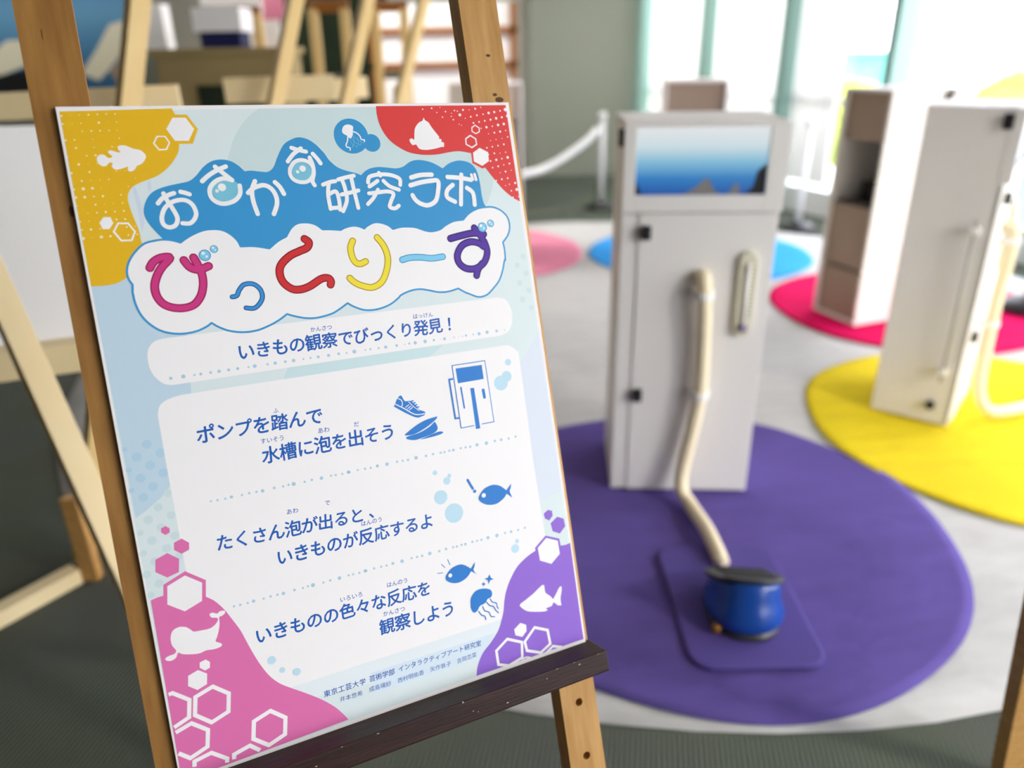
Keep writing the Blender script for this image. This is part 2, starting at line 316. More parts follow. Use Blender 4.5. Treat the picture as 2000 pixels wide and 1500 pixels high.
def booth(label, loc, rotz, w, d, h, hosepts=None, rod=False, back=False, screen=True):
    # local frame: x to the right seen from the front, y towards the back, front face at y = 0
    t = thing('demonstration_booth', label, 'booth', loc, rotz, 'white demonstration booths'); k = 0.018
    b = MB(); b.box((-w / 2, 0.0, 0.0), (-w / 2 + k, d, h), 'kwhite').box((w / 2 - k, 0.0, 0.0), (w / 2, d, h), 'kwhite').box((-w / 2 + k, 0.0, h - k), (w / 2 - k, d, h), 'kwhite')
    b.box((-w / 2 + k, 0.02, 0.0), (w / 2 - k, 0.035, h - k), 'kwhite').box((-w / 2 + k, 0.06, 0.0), (w / 2 - k, d, k), 'kwhite')
    b.build('cabinet_body', t, bevel=0.003)
    zt = h * 0.79
    p = MB(); e = 0.205
    p.box((-w / 2 - 0.002, -0.022, zt), (-0.208, 0.02, h - 0.004), 'kwhite').box((0.187, -0.022, zt), (w / 2 + 0.002, 0.02, h - 0.004), 'kwhite')
    p.box((-0.208, -0.022, zt), (0.187, 0.02, zt + 0.052), 'kwhite').box((-0.208, -0.022, h - 0.016), (0.187, 0.02, h - 0.004), 'kwhite')
    p.build('screen_housing', t, bevel=0.002)
    if screen:
        sc = MB().box((-0.207, -0.012, zt + 0.053), (0.186, 0.015, h - 0.017), 'screen').build('display_screen', t); lab(sc, 'lit screen grading from white to deep blue')
        z0 = zt + 0.0535
        def rock(pts, m='rock'): MB().loft([[(x, -0.0121, z0 + z) for x, z in pts], [(x, -0.0127, z0 + z) for x, z in pts]], m).build('screen_rock', sc)
        rock([(-0.06, 0), (-0.02, 0.022), (0.005, 0.048), (0.015, 0.047), (0.035, 0.012), (0.055, 0)]); rock([(0.075, 0), (0.09, 0.02), (0.10, 0.037), (0.108, 0.025), (0.112, 0)])
        rock([(0.125, 0), (0.15, 0.022), (0.16, 0.07), (0.186, 0.09), (0.186, 0)], 'black'); rock([(-0.207, 0), (-0.207, 0.04), (-0.195, 0.02), (-0.185, 0)], 'black')
    dr = MB().box((-w / 2 + 0.055, -0.008, 0.004), (w / 2 - 0.002, 0.02, zt - 0.004), 'kwhite').box((-w / 2, -0.003, 0.004), (-w / 2 + 0.0535, 0.02, zt - 0.004), 'kwhite')
    door = dr.build('front_door', t, bevel=0.002)
    for z in (h * 0.74, h * 0.30):
        l = MB().box((-w / 2 + 0.062, -0.03, z - 0.022), (-w / 2 + 0.092, -0.008, z + 0.022), 'black').build('door_latch', door, bevel=0.003); lab(l, 'black latch')
    s = MB().box((-w / 2 - 0.016, 0.012, h - 0.075), (-w / 2, 0.045, h - 0.022), 'black').build('side_latch', t, bevel=0.003); lab(s, 'black latch near the top of the side')
    if rod:
        r = MB(); r.tube([(-w / 2 - 0.03, 0.055, 0.2), (-w / 2 - 0.03, 0.055, 0.86)], 0.0055, 'rodgrey', 10, 0)
        ro = r.build('side_rod', t, True); lab(ro, 'thin clear rod on the side')
        for z in (0.24, 0.82): MB().box((-w / 2 - 0.042, 0.04, z - 0.012), (-w / 2, 0.07, z + 0.012), 'clear').build('rod_clip', ro, bevel=0.003)
        MB().tube([(-w / 2, 0.075, 0.08), (-w / 2 - 0.02, 0.075, 0.08)], 0.018, 'black', 14, 0).build('side_knob', t, True)
    if hosepts:
        ho = MB().tube(hosepts, 0.0235, 'hose', 16, 8).build('air_hose', t, True); lab(ho, 'cream flexible hose running from the front down to the floor')
        for z in (0.75, 0.40):
            q = min(crv(hosepts, 8), key=lambda p: abs(p[2] - z))
            MB().box((q[0] - 0.034, -0.008, z - 0.012), (q[0] + 0.034, q[1] + 0.004, z + 0.012), 'clear').tube([(q[0], q[1], z - 0.012), (q[0], q[1], z + 0.012)], 0.029, 'clear', 16, 0).build('hose_clip', t, False, 0.002)
    if screen: gauge(t, 0.162, 0.742, 0.285, 0.058, -0.008)
    if back:
        y0 = d - 0.03; z1, z2, z3 = h * 0.79, h * 0.515, h * 0.235
        for za, zb, yy, ll in ((z1, h - k, y0, 'brown back panel above the open bay'), (z3 + 0.012, z2, y0 + 0.01, 'brown back panel below the open bay'), (k, z3 - 0.006, y0 + 0.01, 'lowest brown back panel')):
            lab(MB().box((-w / 2 + k, d - 0.05, za), (w / 2 - k, yy, zb), 'kbrown').build('back_panel', t, bevel=0.002), ll)
        bay = MB(); bay.box((-w / 2 + k, 0.05, z2), (w / 2 - k, d - 0.03, z2 + 0.015), 'kgrey').box((-w / 2 + k, 0.05, z2 + 0.015), (w / 2 - k, 0.06, z1), 'kgrey').box((-0.10, 0.12, z2 + 0.016), (0.10, 0.24, z2 + 0.11), 'black')
        lab(bay.build('open_bay', t), 'dark open bay with a black box inside')
    return t
hp = [(0.02, -0.006, 0.80), (0.022, -0.045, 0.80), (0.026, -0.055, 0.74), (0.036, -0.05, 0.60), (0.040, -0.05, 0.42), (0.028, -0.055, 0.30), (0.002, -0.065, 0.13), (-0.002, -0.09, 0.055), (0.0233, -0.1371, 0.0225), (0.0512, -0.2786, 0.0245), (0.0626, -0.3954, 0.0275), (0.0688, -0.4646, 0.0225)]
booth('white booth on the purple mat with a lit blue screen and a hanging hose', (0.5963, 2.3915, 0.0225), math.radians(-3.61), 0.486, 0.37, 1.275, hp)
booth('white booth on the yellow mat, its shaded plain side turned to the camera', (1.9575, 3.0248, 0.0225), 0.9011, 0.44, 0.302, 1.262, [(0.0, -0.008, 0.80), (0.0, -0.045, 0.80), (0.0, -0.055, 0.70), (0.01, -0.05, 0.5), (0.0, -0.055, 0.3), (-0.03, -0.07, 0.12), (-0.02, -0.12, 0.03), (0.06, -0.2, 0.024), (0.2, -0.27, 0.024), (0.4, -0.3, 0.024)], rod=True)
booth('white booth on the crimson mat, open-backed with a dark bay', (2.2715, 4.4083, 0.0225), 1.9272, 0.34, 0.40, 1.262, back=True)
booth('white booth on the blue mat, brown back showing above the middle booth', (1.3828, 6.1074, 0.0225), 3.0222, 0.44, 0.36, 1.262, back=True)
booth('white booth on the pink mat, half hidden by the easel', (-0.286, 6.2378, 0.0225), -2.2925, 0.40, 0.36, 1.262, back=True)

# ---------------------------------------------------------------- foot pump and its mat
def rrect(x0, y0, x1, y1, r, z, n=8):
    out = []
    for cx, cy, a0 in ((x1 - r, y1 - r, 0), (x0 + r, y1 - r, PI / 2), (x0 + r, y0 + r, PI), (x1 - r, y0 + r, 1.5 * PI)):
        out += [(cx + r * math.cos(a0 + PI / 2 * i / n), cy + r * math.sin(a0 + PI / 2 * i / n), z) for i in range(n + 1)]
    return out
tag(MB().loft([rrect(0.452, 1.505, 0.812, 2.03, 0.06, 0.0215), rrect(0.452, 1.505, 0.812, 2.03, 0.06, 0.029), rrect(0.458, 1.511, 0.806, 2.024, 0.055, 0.032)], 'mpurple2').build('pump_mat'), 'thin purple rounded rectangular mat under the blue foot pump', 'mat')
PB = (0.640, 1.728, 0.032)
t = thing('foot_pump', 'blue foot bellows pump with a black top plate on the purple mat', 'pump', PB, -0.12)
n = 40
def oval(y0, y1, w, za, zb, e=0.0):
    out = []
    for k in range(n):
        a = 2 * PI * k / n; c, s = math.cos(a), math.sin(a); x = w * math.copysign(abs(c) ** 0.85, c); yy = (y0 + y1) / 2 + (y1 - y0) / 2 * math.copysign(abs(s) ** 0.85, s)
        f = (yy - y0) / (y1 - y0); out.append((x, yy, za + (zb - za) * f))
    return out
base = MB().loft([oval(-0.135, 0.13, 0.102, 0, 0), oval(-0.135, 0.13, 0.102, 0.014, 0.014)], 'rubber').build('base_plate', t, True)
bl = MB().loft([oval(-0.125, 0.12, 0.095, 0.014, 0.014), oval(-0.140, 0.12, 0.107, 0.035, 0.018), oval(-0.140, 0.12, 0.108, 0.06, 0.021), oval(-0.122, 0.12, 0.099, 0.09, 0.024), oval(-0.112, 0.12, 0.096, 0.12, 0.027), oval(-0.103, 0.12, 0.097, 0.146, 0.03), oval(-0.095, 0.12, 0.097, 0.162, 0.032)], 'blueb').build('bellows', t, True)
lab(bl, 'glossy blue bellows')
tp = MB().loft([oval(-0.10, 0.14, 0.103, 0.162, 0.028), oval(-0.103, 0.14, 0.107, 0.170, 0.034), oval(-0.10, 0.138, 0.103, 0.178, 0.042)], 'rubber').build('top_plate', t, True, 0.003); lab(tp, 'black ribbed top plate')
rb = MB()
for i in range(5): yy = -0.06 + i * 0.035; zz = 0.178 - (yy + 0.10) / 0.238 * 0.132; rb.box((-0.07, yy - 0.004, zz - 0.002), (0.07, yy + 0.004, zz + 0.003), 'black')
rb.build('tread_ribs', tp)
MB().tube([(-0.075, -0.095, 0.02), (-0.09, -0.12, 0.02)], 0.012, 'brass', 12, 0).build('brass_plug', t, True)

# ---------------------------------------------------------------- stanchions and rope
def stanchion(loc, label, h=0.93):
    t = thing('stanchion', label, 'stanchion', loc, 0, 'white rope stanchions along the windows')
    lab(MB().loft([ring(0, 0, 0.15, 0.15, 0), ring(0, 0, 0.15, 0.15, 0.03), ring(0, 0, 0.11, 0.11, 0.06), ring(0, 0, 0.04, 0.04, 0.08)], 'black').build('base', t, True, 0.002), 'black round base')
    MB().tube([(0, 0, 0.07), (0, 0, h - 0.06)], 0.026, 'post', 20, 0).build('pole', t, True)
    MB().loft([ring(0, 0, 0.032, 0.032, h - 0.07, 20), ring(0, 0, 0.036, 0.036, h - 0.02, 20), ring(0, 0, 0.02, 0.02, h, 20)], 'post').build('cap', t, True)
stanchion((0.9285, 7.8283, 0), 'white stanchion with black base standing left of the middle booth')
stanchion((2.548, 6.7281, 0), 'white stanchion with black base in the gap right of the middle booth')
stanchion((3.0823, 4.3454, 0.024), 'white stanchion, only its black base showing at the right edge')
ro = MB().tube([(0.8706, 7.7883, 0.7796), (0.7871, 7.7283, 0.6918), (0.5825, 7.6283, 0.5637), (0.3801, 7.5283, 0.4656), (0.2052, 7.4283, 0.4257), (0.0345, 7.3283, 0.4244), (-0.1536, 7.2283, 0.4974)], 0.032, 'post', 14, 8).build('barrier_rope', smooth=True)
tag(ro, 'white barrier rope sagging leftward from the stanchion', 'rope')

# ---------------------------------------------------------------- main easel (uprights parallel, leaning back)
PR = ((0.898412, -0.127555, 0.42022), (0.437921, 0.331852, -0.835523), (-0.032876, 0.934668, 0.353999))   # poster axes: x right, y up, z towards the viewer
EO = (-0.03978, 0.42726, 0.00687)
UL, UR = 0.0055, 0.495
def E(x, y, z): return (x - 0.25, 1.54 - y, -z)     # board millimetre frame (down, away) -> easel frame
ez = thing('easel', 'pine easel with a dark ledge holding the blue and white poster', 'easel', EO, 0, None, PR)
def upright(xc, w, ytop, ybot, zf, th, holes, r, m, name, parent):
    mb = MB(); x0, x1 = xc - w / 2, xc + w / 2; zb = zf + th; N = 16
    def side(a, b):
        mb.add([E(x0, a, zf), E(x0, b, zf), E(x0, b, zb), E(x0, a, zb)], [(3, 2, 1, 0)], m); mb.add([E(x1, a, zf), E(x1, b, zf), E(x1, b, zb), E(x1, a, zb)], [(0, 1, 2, 3)], m)
    def plain(a, b):
        mb.add([E(x0, a, zf), E(x1, a, zf), E(x1, b, zf), E(x0, b, zf)], [(3, 2, 1, 0)], m); mb.add([E(x0, a, zb), E(x1, a, zb), E(x1, b, zb), E(x0, b, zb)], [(0, 1, 2, 3)], m); side(a, b)
    cur = ytop; hs = w / 2
    for yc in holes:
        plain(cur, yc - hs); a, b = yc - hs, yc + hs; side(a, b); cur = b
        ci = [(xc + r * math.cos(2 * PI * k / N + PI / 4), yc + r * math.sin(2 * PI * k / N + PI / 4)) for k in range(N)]
        oc = []
        for k in range(N):
            c, s = math.cos(2 * PI * k / N + PI / 4), math.sin(2 * PI * k / N + PI / 4); q = hs / max(abs(c), abs(s)); oc.append((xc + c * q, yc + s * q))
        for z, fl in ((zf, 1), (zb, 0)):
            fs = [(k, (k + 1) % N, N + (k + 1) % N, N + k) for k in range(N)]
            mb.add([E(x, y, z) for x, y in ci] + [E(x, y, z) for x, y in oc], fs if fl else [tuple(reversed(f)) for f in fs], m)
        mb.add([E(x, y, zf) for x, y in ci] + [E(x, y, zb) for x, y in ci], [(k, N + k, N + (k + 1) % N, (k + 1) % N) for k in range(N)], m)
    plain(cur, ybot)
    mb.add([E(x0, ytop, zf), E(x1, ytop, zf), E(x1, ytop, zb), E(x0, ytop, zb)], [(0, 1, 2, 3)], m); mb.add([E(x0, ybot, zf), E(x1, ybot, zf), E(x1, ybot, zb), E(x0, ybot, zb)], [(3, 2, 1, 0)], m)
    return mb.build(name, parent)
hl = [0.1904 + 0.0768 * k for k in range(16)]
upright(UL, 0.0535, -0.42, 1.5400, 0.007, 0.030, hl, 0.0055, 'woodshade', 'upright', ez)
upright(UR, 0.0535, -0.42, 1.5228, 0.007, 0.030, [h + 0.005 for h in hl], 0.0055, 'wood', 'upright', ez)
def ebox(x0, y0, z0, x1, y1, z1, m, name, parent=ez, bevel=0.002):
    a, b = E(x0, y0, z0), E(x1, y1, z1); return MB().box(tuple(map(min, zip(a, b))), tuple(map(max, zip(a, b))), m).build(name, parent, bevel=bevel)
lg = ebox(-0.055, 0.7281, -0.0415, 0.5235, 0.757, 0.0068, 'dark', 'ledge', bevel=0.0025); lab(lg, 'dark stained ledge with scuffed edges')
rnd = random.Random(3)
for i in range(14):
    x = rnd.uniform(0.02, 0.51); q = rnd.uniform(0.0006, 0.0018)
    if i % 2: a, b = E(x, 0.7276 + rnd.uniform(0, .002), -0.0402), E(x + q * rnd.uniform(1, 4), 0.7276 + q * .5 + 0.001, -0.0417)
    else: yy = rnd.uniform(0.731, 0.755); a, b = E(x, yy, -0.0412), E(x + q * 1.6, yy + q * .6, -0.0417)
    MB().box(tuple(map(min, zip(a, b))), tuple(map(max, zip(a, b))), 'chip').build('paint_chip', lg)
ebox(-0.02, -0.40, 0.0372, 0.52, -0.345, 0.060, 'wood', 'top_crossbar'); ebox(-0.02, 1.20, 0.0372, 0.52, 1.255, 0.060, 'wood', 'lower_crossbar'); ebox(0.02, 0.30, 0.0372, 0.48, 0.355, 0.060, 'wood', 'middle_crossbar')
rl = MB(); rl.beam((0, 1.21, -0.076), (0.0274, 0.431, -1.121), 0.05, 0.03, 'wood', (1, 0, 0)); rl.build('rear_leg', ez, bevel=0.002)
for x, y, w, h in ((0.5005, -0.012, 0.0064, 0.004), (0.506, -0.0055, 0.012, 0.007), (0.499, -0.062, 0.006, 0.0036), (-0.003, 0.105, 0.004, 0.012), (0.0, -0.075, 0.0012, 0.012), (0.004, 0.056, 0.005, 0.0008)):
    MB().loft([[E(x + w / 2 * math.cos(a), y + h / 2 * math.sin(a), z) for a in [2 * PI * k / 14 for k in range(14)]] for z in (0.0071, 0.0067)], 'hole').build('wood_knot', ez)

# ---------------------------------------------------------------- poster
PW, PH = 0.515, 0.728
po = thing('poster', 'white board poster with printed Japanese text, cartoon lettering and sea animals, on the pine easel', 'poster', (-0.13939, 0.70552, 0.76323), 0, None, PR)
def pl(x, y, z=0.0): return (x / 1000 - PW / 2, PH - y / 1000, 0.0066 + z)
MB().box((-PW / 2, 0, 0), (PW / 2, PH, 0.0066), 'foam').build('foam_board', po, bevel=0.0006)
ART = [
 ('printed_background', '', 'pale aqua printed background', [
  ('G','bg',((3.2,5.2),(509.9,3.4),(511.9,722.8),(1.9,723.6))),
  ('P','teal',((200.8,4.4,1),(187.6,13.3),(172.9,29.4),(162.6,48.9),(157.5,70.2),(164.4,138.9),(211.8,195.6),(281,215),(419.1,178.1),(462.5,129.4),(477.9,97.5),(481.7,64.9),(478.3,32.3),(468.6,3.7,1))),
  ('P','sky',((2.8,183.6,1),(43.3,178.2),(86.1,193.8),(85.2,249.6),(80,303.6),(73.2,355.1),(50.4,395.9),(42.3,404.9),(33.7,413.7),(23.4,420.9),(14,426.6),(4.2,431.5,1))),
  ('G','teal2',((177.4,310.8),(185.6,296.1),(376.1,298.1),(353.3,312.2))),
  ('G','lav',((510.9,300),(475.7,339.2),(465.4,430.7),(478.1,522.4),(511.3,515.3))),
  ('G','pale',((125.8,661.2),(208.3,661.6),(397.3,660.9),(389.9,676.6),(376.3,688.8),(204.3,686.3),(150.7,681.3))),
  ('G','pale2',((221.6,674.7),(386.2,675.4),(376.3,688.8),(362.7,700.9),(221.9,702),(222.1,692.3))),
  ('G','pale2',((228.3,720.3),(256.1,714.3),(257.5,716.6),(229.2,720.1),(228.9,721.7))),
  ('N','skydot',((27.4,356,4.84),(15.5,367.7,5.08),(38.8,367.9,5.03),(27,378.9,5),(38,389.5,4.91),(15.7,390.7,4.82),(26.1,401.9,4.87),(15,411.3,4.7),(6.3,379.8,3.01),(6,357.6,2.72),(5.3,401.7,2.74))),
  ('N','paledot',((39,412.3,4.22),(27.2,425.1,4.47),(15.6,436.1,4.71),(38.2,436.3,4.37),(26.6,447.1,4.62),(38.2,459.3,4.53),(15.5,458.9,4.73),(28.1,470.9,4.5),(6.1,448,3.31),(5.4,470.2,3.59),(14.8,481.8,4.6),(38.6,482,4.26),(14.9,506,4.61),(4.9,493.4,4.16),(5.2,516.1,3.61))),
  ('N','paledot',((493.7,209.9,3.56),(504.7,221.6,3.78),(493.4,233.2,3.95),(505.3,244,3.79),(494.2,255,4.15),(505.6,267.2,3.8),(503.8,199.8,3.77))),
  ('G','lav2',((57.6,86.2),(60.6,84.2),(62.9,100.2),(63.5,122.7),(58.9,133.2),(59.2,108.6))),
  ('G','lav2',((72.4,80.2),(76.8,79),(76,87.2),(72.4,92.8))),
 ]),
 ('subtitle_panel', '', 'rounded white panel with the one-line subtitle', [
  ('P','white',((43,264.4),(44.8,257.3),(48.9,251.3),(55.5,247.8),(65.1,246.9,1),(459.3,248.3,1),(467.7,250.9),(472.7,256.1),(475.7,265.7),(475.6,276.4),(473.4,285.1),(467.8,293),(457.1,297.6,1),(62.8,297.9,1),(55.7,296),(50.3,291.4),(45.5,284),(43,274.7))),
  ('T','ink','いきもの観察でびっくり発見！',(142.8,273),(387.9,273.8),1.06,0.02),
  ('T','ink','かんさつ',(219.8,258.3),(239.3,258.3),1,0.01),
  ('T','ink','はっけん',(345.3,258.7),(365.4,259),1,0.01),
  ('N','dot',((61.8,290.4,1.69),(74.4,290.4,2.13),(85.8,290.5,1.15),(92.2,290.5,1.59),(102.4,290.5,1.45),(111.2,290.5,1.9),(121.3,290.5,1.62),(130.9,290.5,1.63),(142.5,290.5,1.05),(149.3,290.5,2.1),(163.4,290.5,1.37),(171.8,290.5,1.83),(183.1,290.6,1.54),(192.5,290.6,2.01),(203.7,290.6,1.09),(211.9,290.6,1.26),(220.8,290.6,1.74),(233.1,290.6,1.75))),
  ('N','dot',((232.7,290.6,1.75),(244.9,290.5,1.61),(254.2,291,1.13),(263.7,290.6,2.28),(277,290.5,0.99),(283.4,290.5,1.32),(293.5,290.8,1.33),(302.4,290.7,2.01),(316.2,290.8,1.69),(326.6,290.8,0.68),(332.3,290.6,1.36),(340,290.8,2.06),(352.9,290.9,2.25),(364.4,290.8,1.57),(373.1,290.8,0.53),(378.6,291.1,1.93),(391.5,291.1,0.89),(397.9,291.3,0.53),(403,291.3,0.71),(407.9,290.9,1.43),(417.7,291,1.08),(425.9,291.2,2.18),(437.3,290.7,2.19),(450.8,290.9,1.84),(462.2,291,0.74))),
 ]),
 ('instruction_panel', '', 'large white panel with three instructions', [
  ('P','white',((43.5,325.2),(45.3,319.6),(49.9,314.7),(58.6,311.4),(69.1,309.8,1),(461.9,310.8,1),(470.2,314.8),(475.4,321.7),(477.3,332.5),(475.7,467.2,1),(477.1,566.6,1),(481,619.8,1),(397.3,660.9,1),(127.4,661.3,1),(86.5,661.5,1),(66.1,606.8,1),(42.9,497.7,1),(42.4,377.3,1),(42.8,331))),
  ('T','ink','ポンプを踏んで',(86.6,356.6),(205.3,358.5),1.06,0.02),
  ('T','ink','水槽に泡を出そう',(150.2,392.5),(288.2,392.8),1.06,0.02),
  ('T','ink','たくさん泡が出ると、',(86.3,478.7),(254.1,484.7),1.06,0.02),
  ('T','ink','いきものが反応するよ',(146.5,510.9),(319,511.4),1.06,0.02),
  ('T','ink','いきものの色々な反応を',(109.6,592.7),(302.3,593.3),1.06,0.02),
  ('T','ink','観察しよう',(249.8,625.1),(328.9,626.8),1.06,0.02),
  ('T','ink','ふ',(163.7,344.1),(171.4,344.2),0.8,0.01),
  ('T','ink','すいそう',(144.7,375.7),(165,376.1),1,0.01),
  ('T','ink','あわ',(209.6,376),(216.8,376.1),1,0.01),
  ('T','ink','だ',(252.2,376.3),(259.7,376.5),0.9,0.01),
  ('T','ink','あわ',(159.8,461.4),(166.7,461.5),1,0.01),
  ('T','ink','で',(203.8,461),(211.3,461.5),0.9,0.01),
  ('T','ink','はんのう',(241.6,495.2),(261.9,495.1),1,0.01),
  ('T','ink','いろいろ',(202.7,577.9),(224.1,577.9),1,0.01),
  ('T','ink','はんのう',(260.3,576),(281.1,576.4),1,0.01),
  ('T','ink','かんさつ',(250.4,609.5),(271.7,610),1,0.01),
  ('N','dot',((79.8,430.6,1.2),(86.7,430.9,1.31),(94.8,431.1,1.21),(101.4,430.7,1.77),(112.6,431,1.23),(120.5,430.6,1.35),(128.3,430.9,1.36),(135,431.2,1.97),(147.9,430.7,1.53),(157.8,431,1.27),(163.9,430.6,1.27),(169.7,430.9,2.33),(182.2,431.2,1.29),(190.5,430.7,1.42),(201.7,431,2.06),(213,430.6,1.32),(218.5,430.9,1.32),(226.3,431.2,1.33),(233.7,430.7,1.95),(235,431,1.34),(245,430.6,1.35),(254,430.9,1.36),(260.9,431.2,1.36),(269.2,430.7,1.83),(281.2,431,2.18),(294,430.6,1.39),(301.1,430.9,1.4),(307.9,431.2,1.54),(318.3,430.7,2.23),(331.3,431,1.56),(340.8,430.6,1.57),(350.7,430.9,1.45),(355.8,431.2,1.45),(362.5,430.7,1.46),(367.8,431,1.77),(378,430.6,1.47),(384.7,430.9,1.48),(390.9,431.2,1.49),(400.4,430.7,2.17),(413.6,431.1,2.37),(425.7,430.6,1.52),(434.7,430.9,1.85),(445.3,431.2,1.54),(455.5,430.7,1.55))),
  ('N','dot',((84.3,551.7,1.22),(91,552,1.34),(99,552.2,1.23),(105.4,551.8,1.8),(116.4,552.1,1.25),(124.1,551.7,1.37),(131.7,551.9,1.38),(138.3,552.2,2),(150.9,551.8,1.55),(160.5,552.1,1.29),(166.4,551.6,1.3),(172.1,551.9,2.37),(184.3,552.2,1.31),(192.3,551.8,1.44),(203.3,552,2.09),(214.3,551.6,1.34),(219.7,551.9,1.34),(227.2,552.2,1.35),(234.5,551.7,1.98),(235.7,552,1.36),(245.5,551.6,1.37),(254.2,551.9,1.38),(260.9,552.2,1.38),(269,551.7,1.85),(280.6,552,2.21),(293.1,551.5,1.41),(300,551.8,1.42),(306.6,552.1,1.55),(316.7,551.7,2.26),(329.3,552,1.58),(338.4,551.5,1.59),(348.1,551.8,1.46),(353,552.1,1.47),(359.5,551.6,1.48),(364.7,552,1.79),(374.5,551.5,1.49),(381,551.8,1.5),(387,552.1,1.5),(396.3,551.6,2.2),(409,551.9,2.4),(420.7,551.4,1.53),(429.4,551.8,1.87),(439.6,552.1,1.55),(449.5,551.6,1.56))),
 ]),
 ('title_banner', '', 'blue and white cloud banner of the title', [
  ('P','blue',((64.9,109),(68.2,100.5),(74.1,92.9),(82.2,88.3),(93.5,85.2),(104.8,83.3),(114.8,81.2),(122.7,75.7),(131.1,67.1),(140.6,61.1),(150.8,59.5),(160.6,61.6),(168.4,67.2),(173.9,73.6,1),(180.6,73.1),(190.8,74.6),(198.9,75.2),(205.8,70.4),(211,61.3),(215.3,53.8),(222.1,44.7),(231.4,39.6),(239.5,37.6),(249.3,40.1),(257.7,46.6),(265.6,56.4),(270.6,65.3),(278.9,73.6),(289.6,78.4),(299,81.2),(305.5,84.1,1),(310.9,79.8),(318.1,76.6),(328.5,75.4),(338.5,76.5),(350.3,78),(359.3,76.2),(369,70.8),(378.1,69),(388.6,70.3),(398.8,73.7),(410.4,80.6,1),(418.6,75.4),(428.3,72.4),(437.7,72.2),(448.4,75.8),(454.8,82.9),(457.2,91.7),(458,103.9),(458,116),(459.2,126.5),(462,132.8,1),(440.7,146.1,1),(363.6,169.1,1),(246.8,162.4,1),(150.7,166.4,1),(78.8,142.1,1),(72.3,132.8),(67.1,123.7),(64.6,116.2))),
  ('P','white',((95.1,146.7,1),(86.7,143.5),(78.8,142.1),(70.7,142.5),(61,144.3),(53.7,148.7),(45.8,156.7),(40.5,164.9),(38.1,173.3),(38.6,180.6),(41.3,186.7,1),(40.4,193.1),(40.1,195.3),(40.8,207),(44.1,219.1),(50.4,229.4),(59.8,238),(71.2,242.8),(83.3,244.6),(95.9,243.6),(106.4,240.1),(112.2,236.6,1),(118.8,242.1),(129.4,247.8),(143.5,251.2),(158.3,251.1),(172.3,247.5),(183.7,242.8),(193.9,237,1),(202.5,240.7),(214.4,244.3),(226.9,245.4),(243.6,243.1),(254.1,238.8),(264.9,232.8,1),(272.2,238),(283.1,243.1),(294.6,244.5),(306.7,243.2),(317.6,239.8),(327.1,234.3),(332.1,230.6),(344,227),(356.6,226.3),(368.6,229.2),(380.7,232.7),(393.4,233.3),(407.1,231,1),(415.2,236.6),(421.3,239.6),(432.8,244.7),(444.5,243.4),(454.4,236.6),(464.7,227.1),(471.4,215.4),(476.6,201.7),(477.7,201.8),(478.8,187.7),(477.9,178.8,1),(486.1,170.6),(490.7,160.3),(489.8,147.9),(482.4,138.5),(471.6,133.1),(460.1,132.3),(448.4,133.7),(436.2,138.9),(427.6,146,1),(414.4,146.8),(402.7,151.1),(394.6,155.6),(383.5,157.2),(374.8,155.4),(363.1,150.6),(351,148.9),(342.3,149),(334.2,150.6,1),(329,145.5),(319.4,141.5),(311,141.2),(301.9,145.1),(299.4,147.4,1),(292.1,143.9),(284,143),(275.5,144.7),(270.8,146.8,1),(259.2,145.1),(249.7,144.4,1),(242.7,138.3),(233.8,135.2),(222.8,135.2),(214.3,140),(207.2,149.3,1),(197.5,153.5),(186.4,161.1,1),(175.7,158.2),(167,156.8),(156,156.2,1),(153.5,149.1),(147.5,141.8),(139.7,136.6),(129.9,134.8),(119.9,135.4),(109.6,138.7),(100.5,143.2))),
  ('S','blue',((95.1,146.7,1),(86.7,143.5),(78.8,142.1),(70.7,142.5),(61,144.3),(53.7,148.7),(45.8,156.7),(40.5,164.9),(38.1,173.3),(38.6,180.6),(41.3,186.7,1),(40.4,193.1),(40.1,195.3),(40.8,207),(44.1,219.1),(50.4,229.4),(59.8,238),(71.2,242.8),(83.3,244.6),(95.9,243.6),(106.4,240.1),(112.2,236.6,1),(118.8,242.1),(129.4,247.8),(143.5,251.2),(158.3,251.1),(172.3,247.5),(183.7,242.8),(193.9,237,1),(202.5,240.7),(214.4,244.3),(226.9,245.4),(243.6,243.1),(254.1,238.8),(264.9,232.8,1),(272.2,238),(283.1,243.1),(294.6,244.5),(306.7,243.2),(317.6,239.8),(327.1,234.3),(332.1,230.6),(344,227),(356.6,226.3),(368.6,229.2),(380.7,232.7),(393.4,233.3),(407.1,231,1),(415.2,236.6),(421.3,239.6),(432.8,244.7),(444.5,243.4),(454.4,236.6),(464.7,227.1),(471.4,215.4),(476.6,201.7),(477.7,201.8),(478.8,187.7),(477.9,178.8,1),(486.1,170.6),(490.7,160.3),(489.8,147.9),(482.4,138.5),(471.6,133.1),(460.1,132.3),(448.4,133.7),(436.2,138.9),(427.6,146,1),(414.4,146.8),(402.7,151.1),(394.6,155.6),(383.5,157.2),(374.8,155.4),(363.1,150.6),(351,148.9),(342.3,149),(334.2,150.6,1),(329,145.5),(319.4,141.5),(311,141.2),(301.9,145.1),(299.4,147.4,1),(292.1,143.9),(284,143),(275.5,144.7),(270.8,146.8,1),(259.2,145.1),(249.7,144.4,1),(242.7,138.3),(233.8,135.2),(222.8,135.2),(214.3,140),(207.2,149.3,1),(197.5,153.5),(186.4,161.1,1),(175.7,158.2),(167,156.8),(156,156.2,1),(153.5,149.1),(147.5,141.8),(139.7,136.6),(129.9,134.8),(119.9,135.4),(109.6,138.7),(100.5,143.2),(95.1,146.7,1)),2.21,1,0),
 ]),
 ('heading_lettering', 'title_banner', 'white rounded lettering on the blue banner', [
  ('S','white',((79.7,103.4),(85.4,97.9),(92,95),(97.2,93.5)),4.64,0,0),
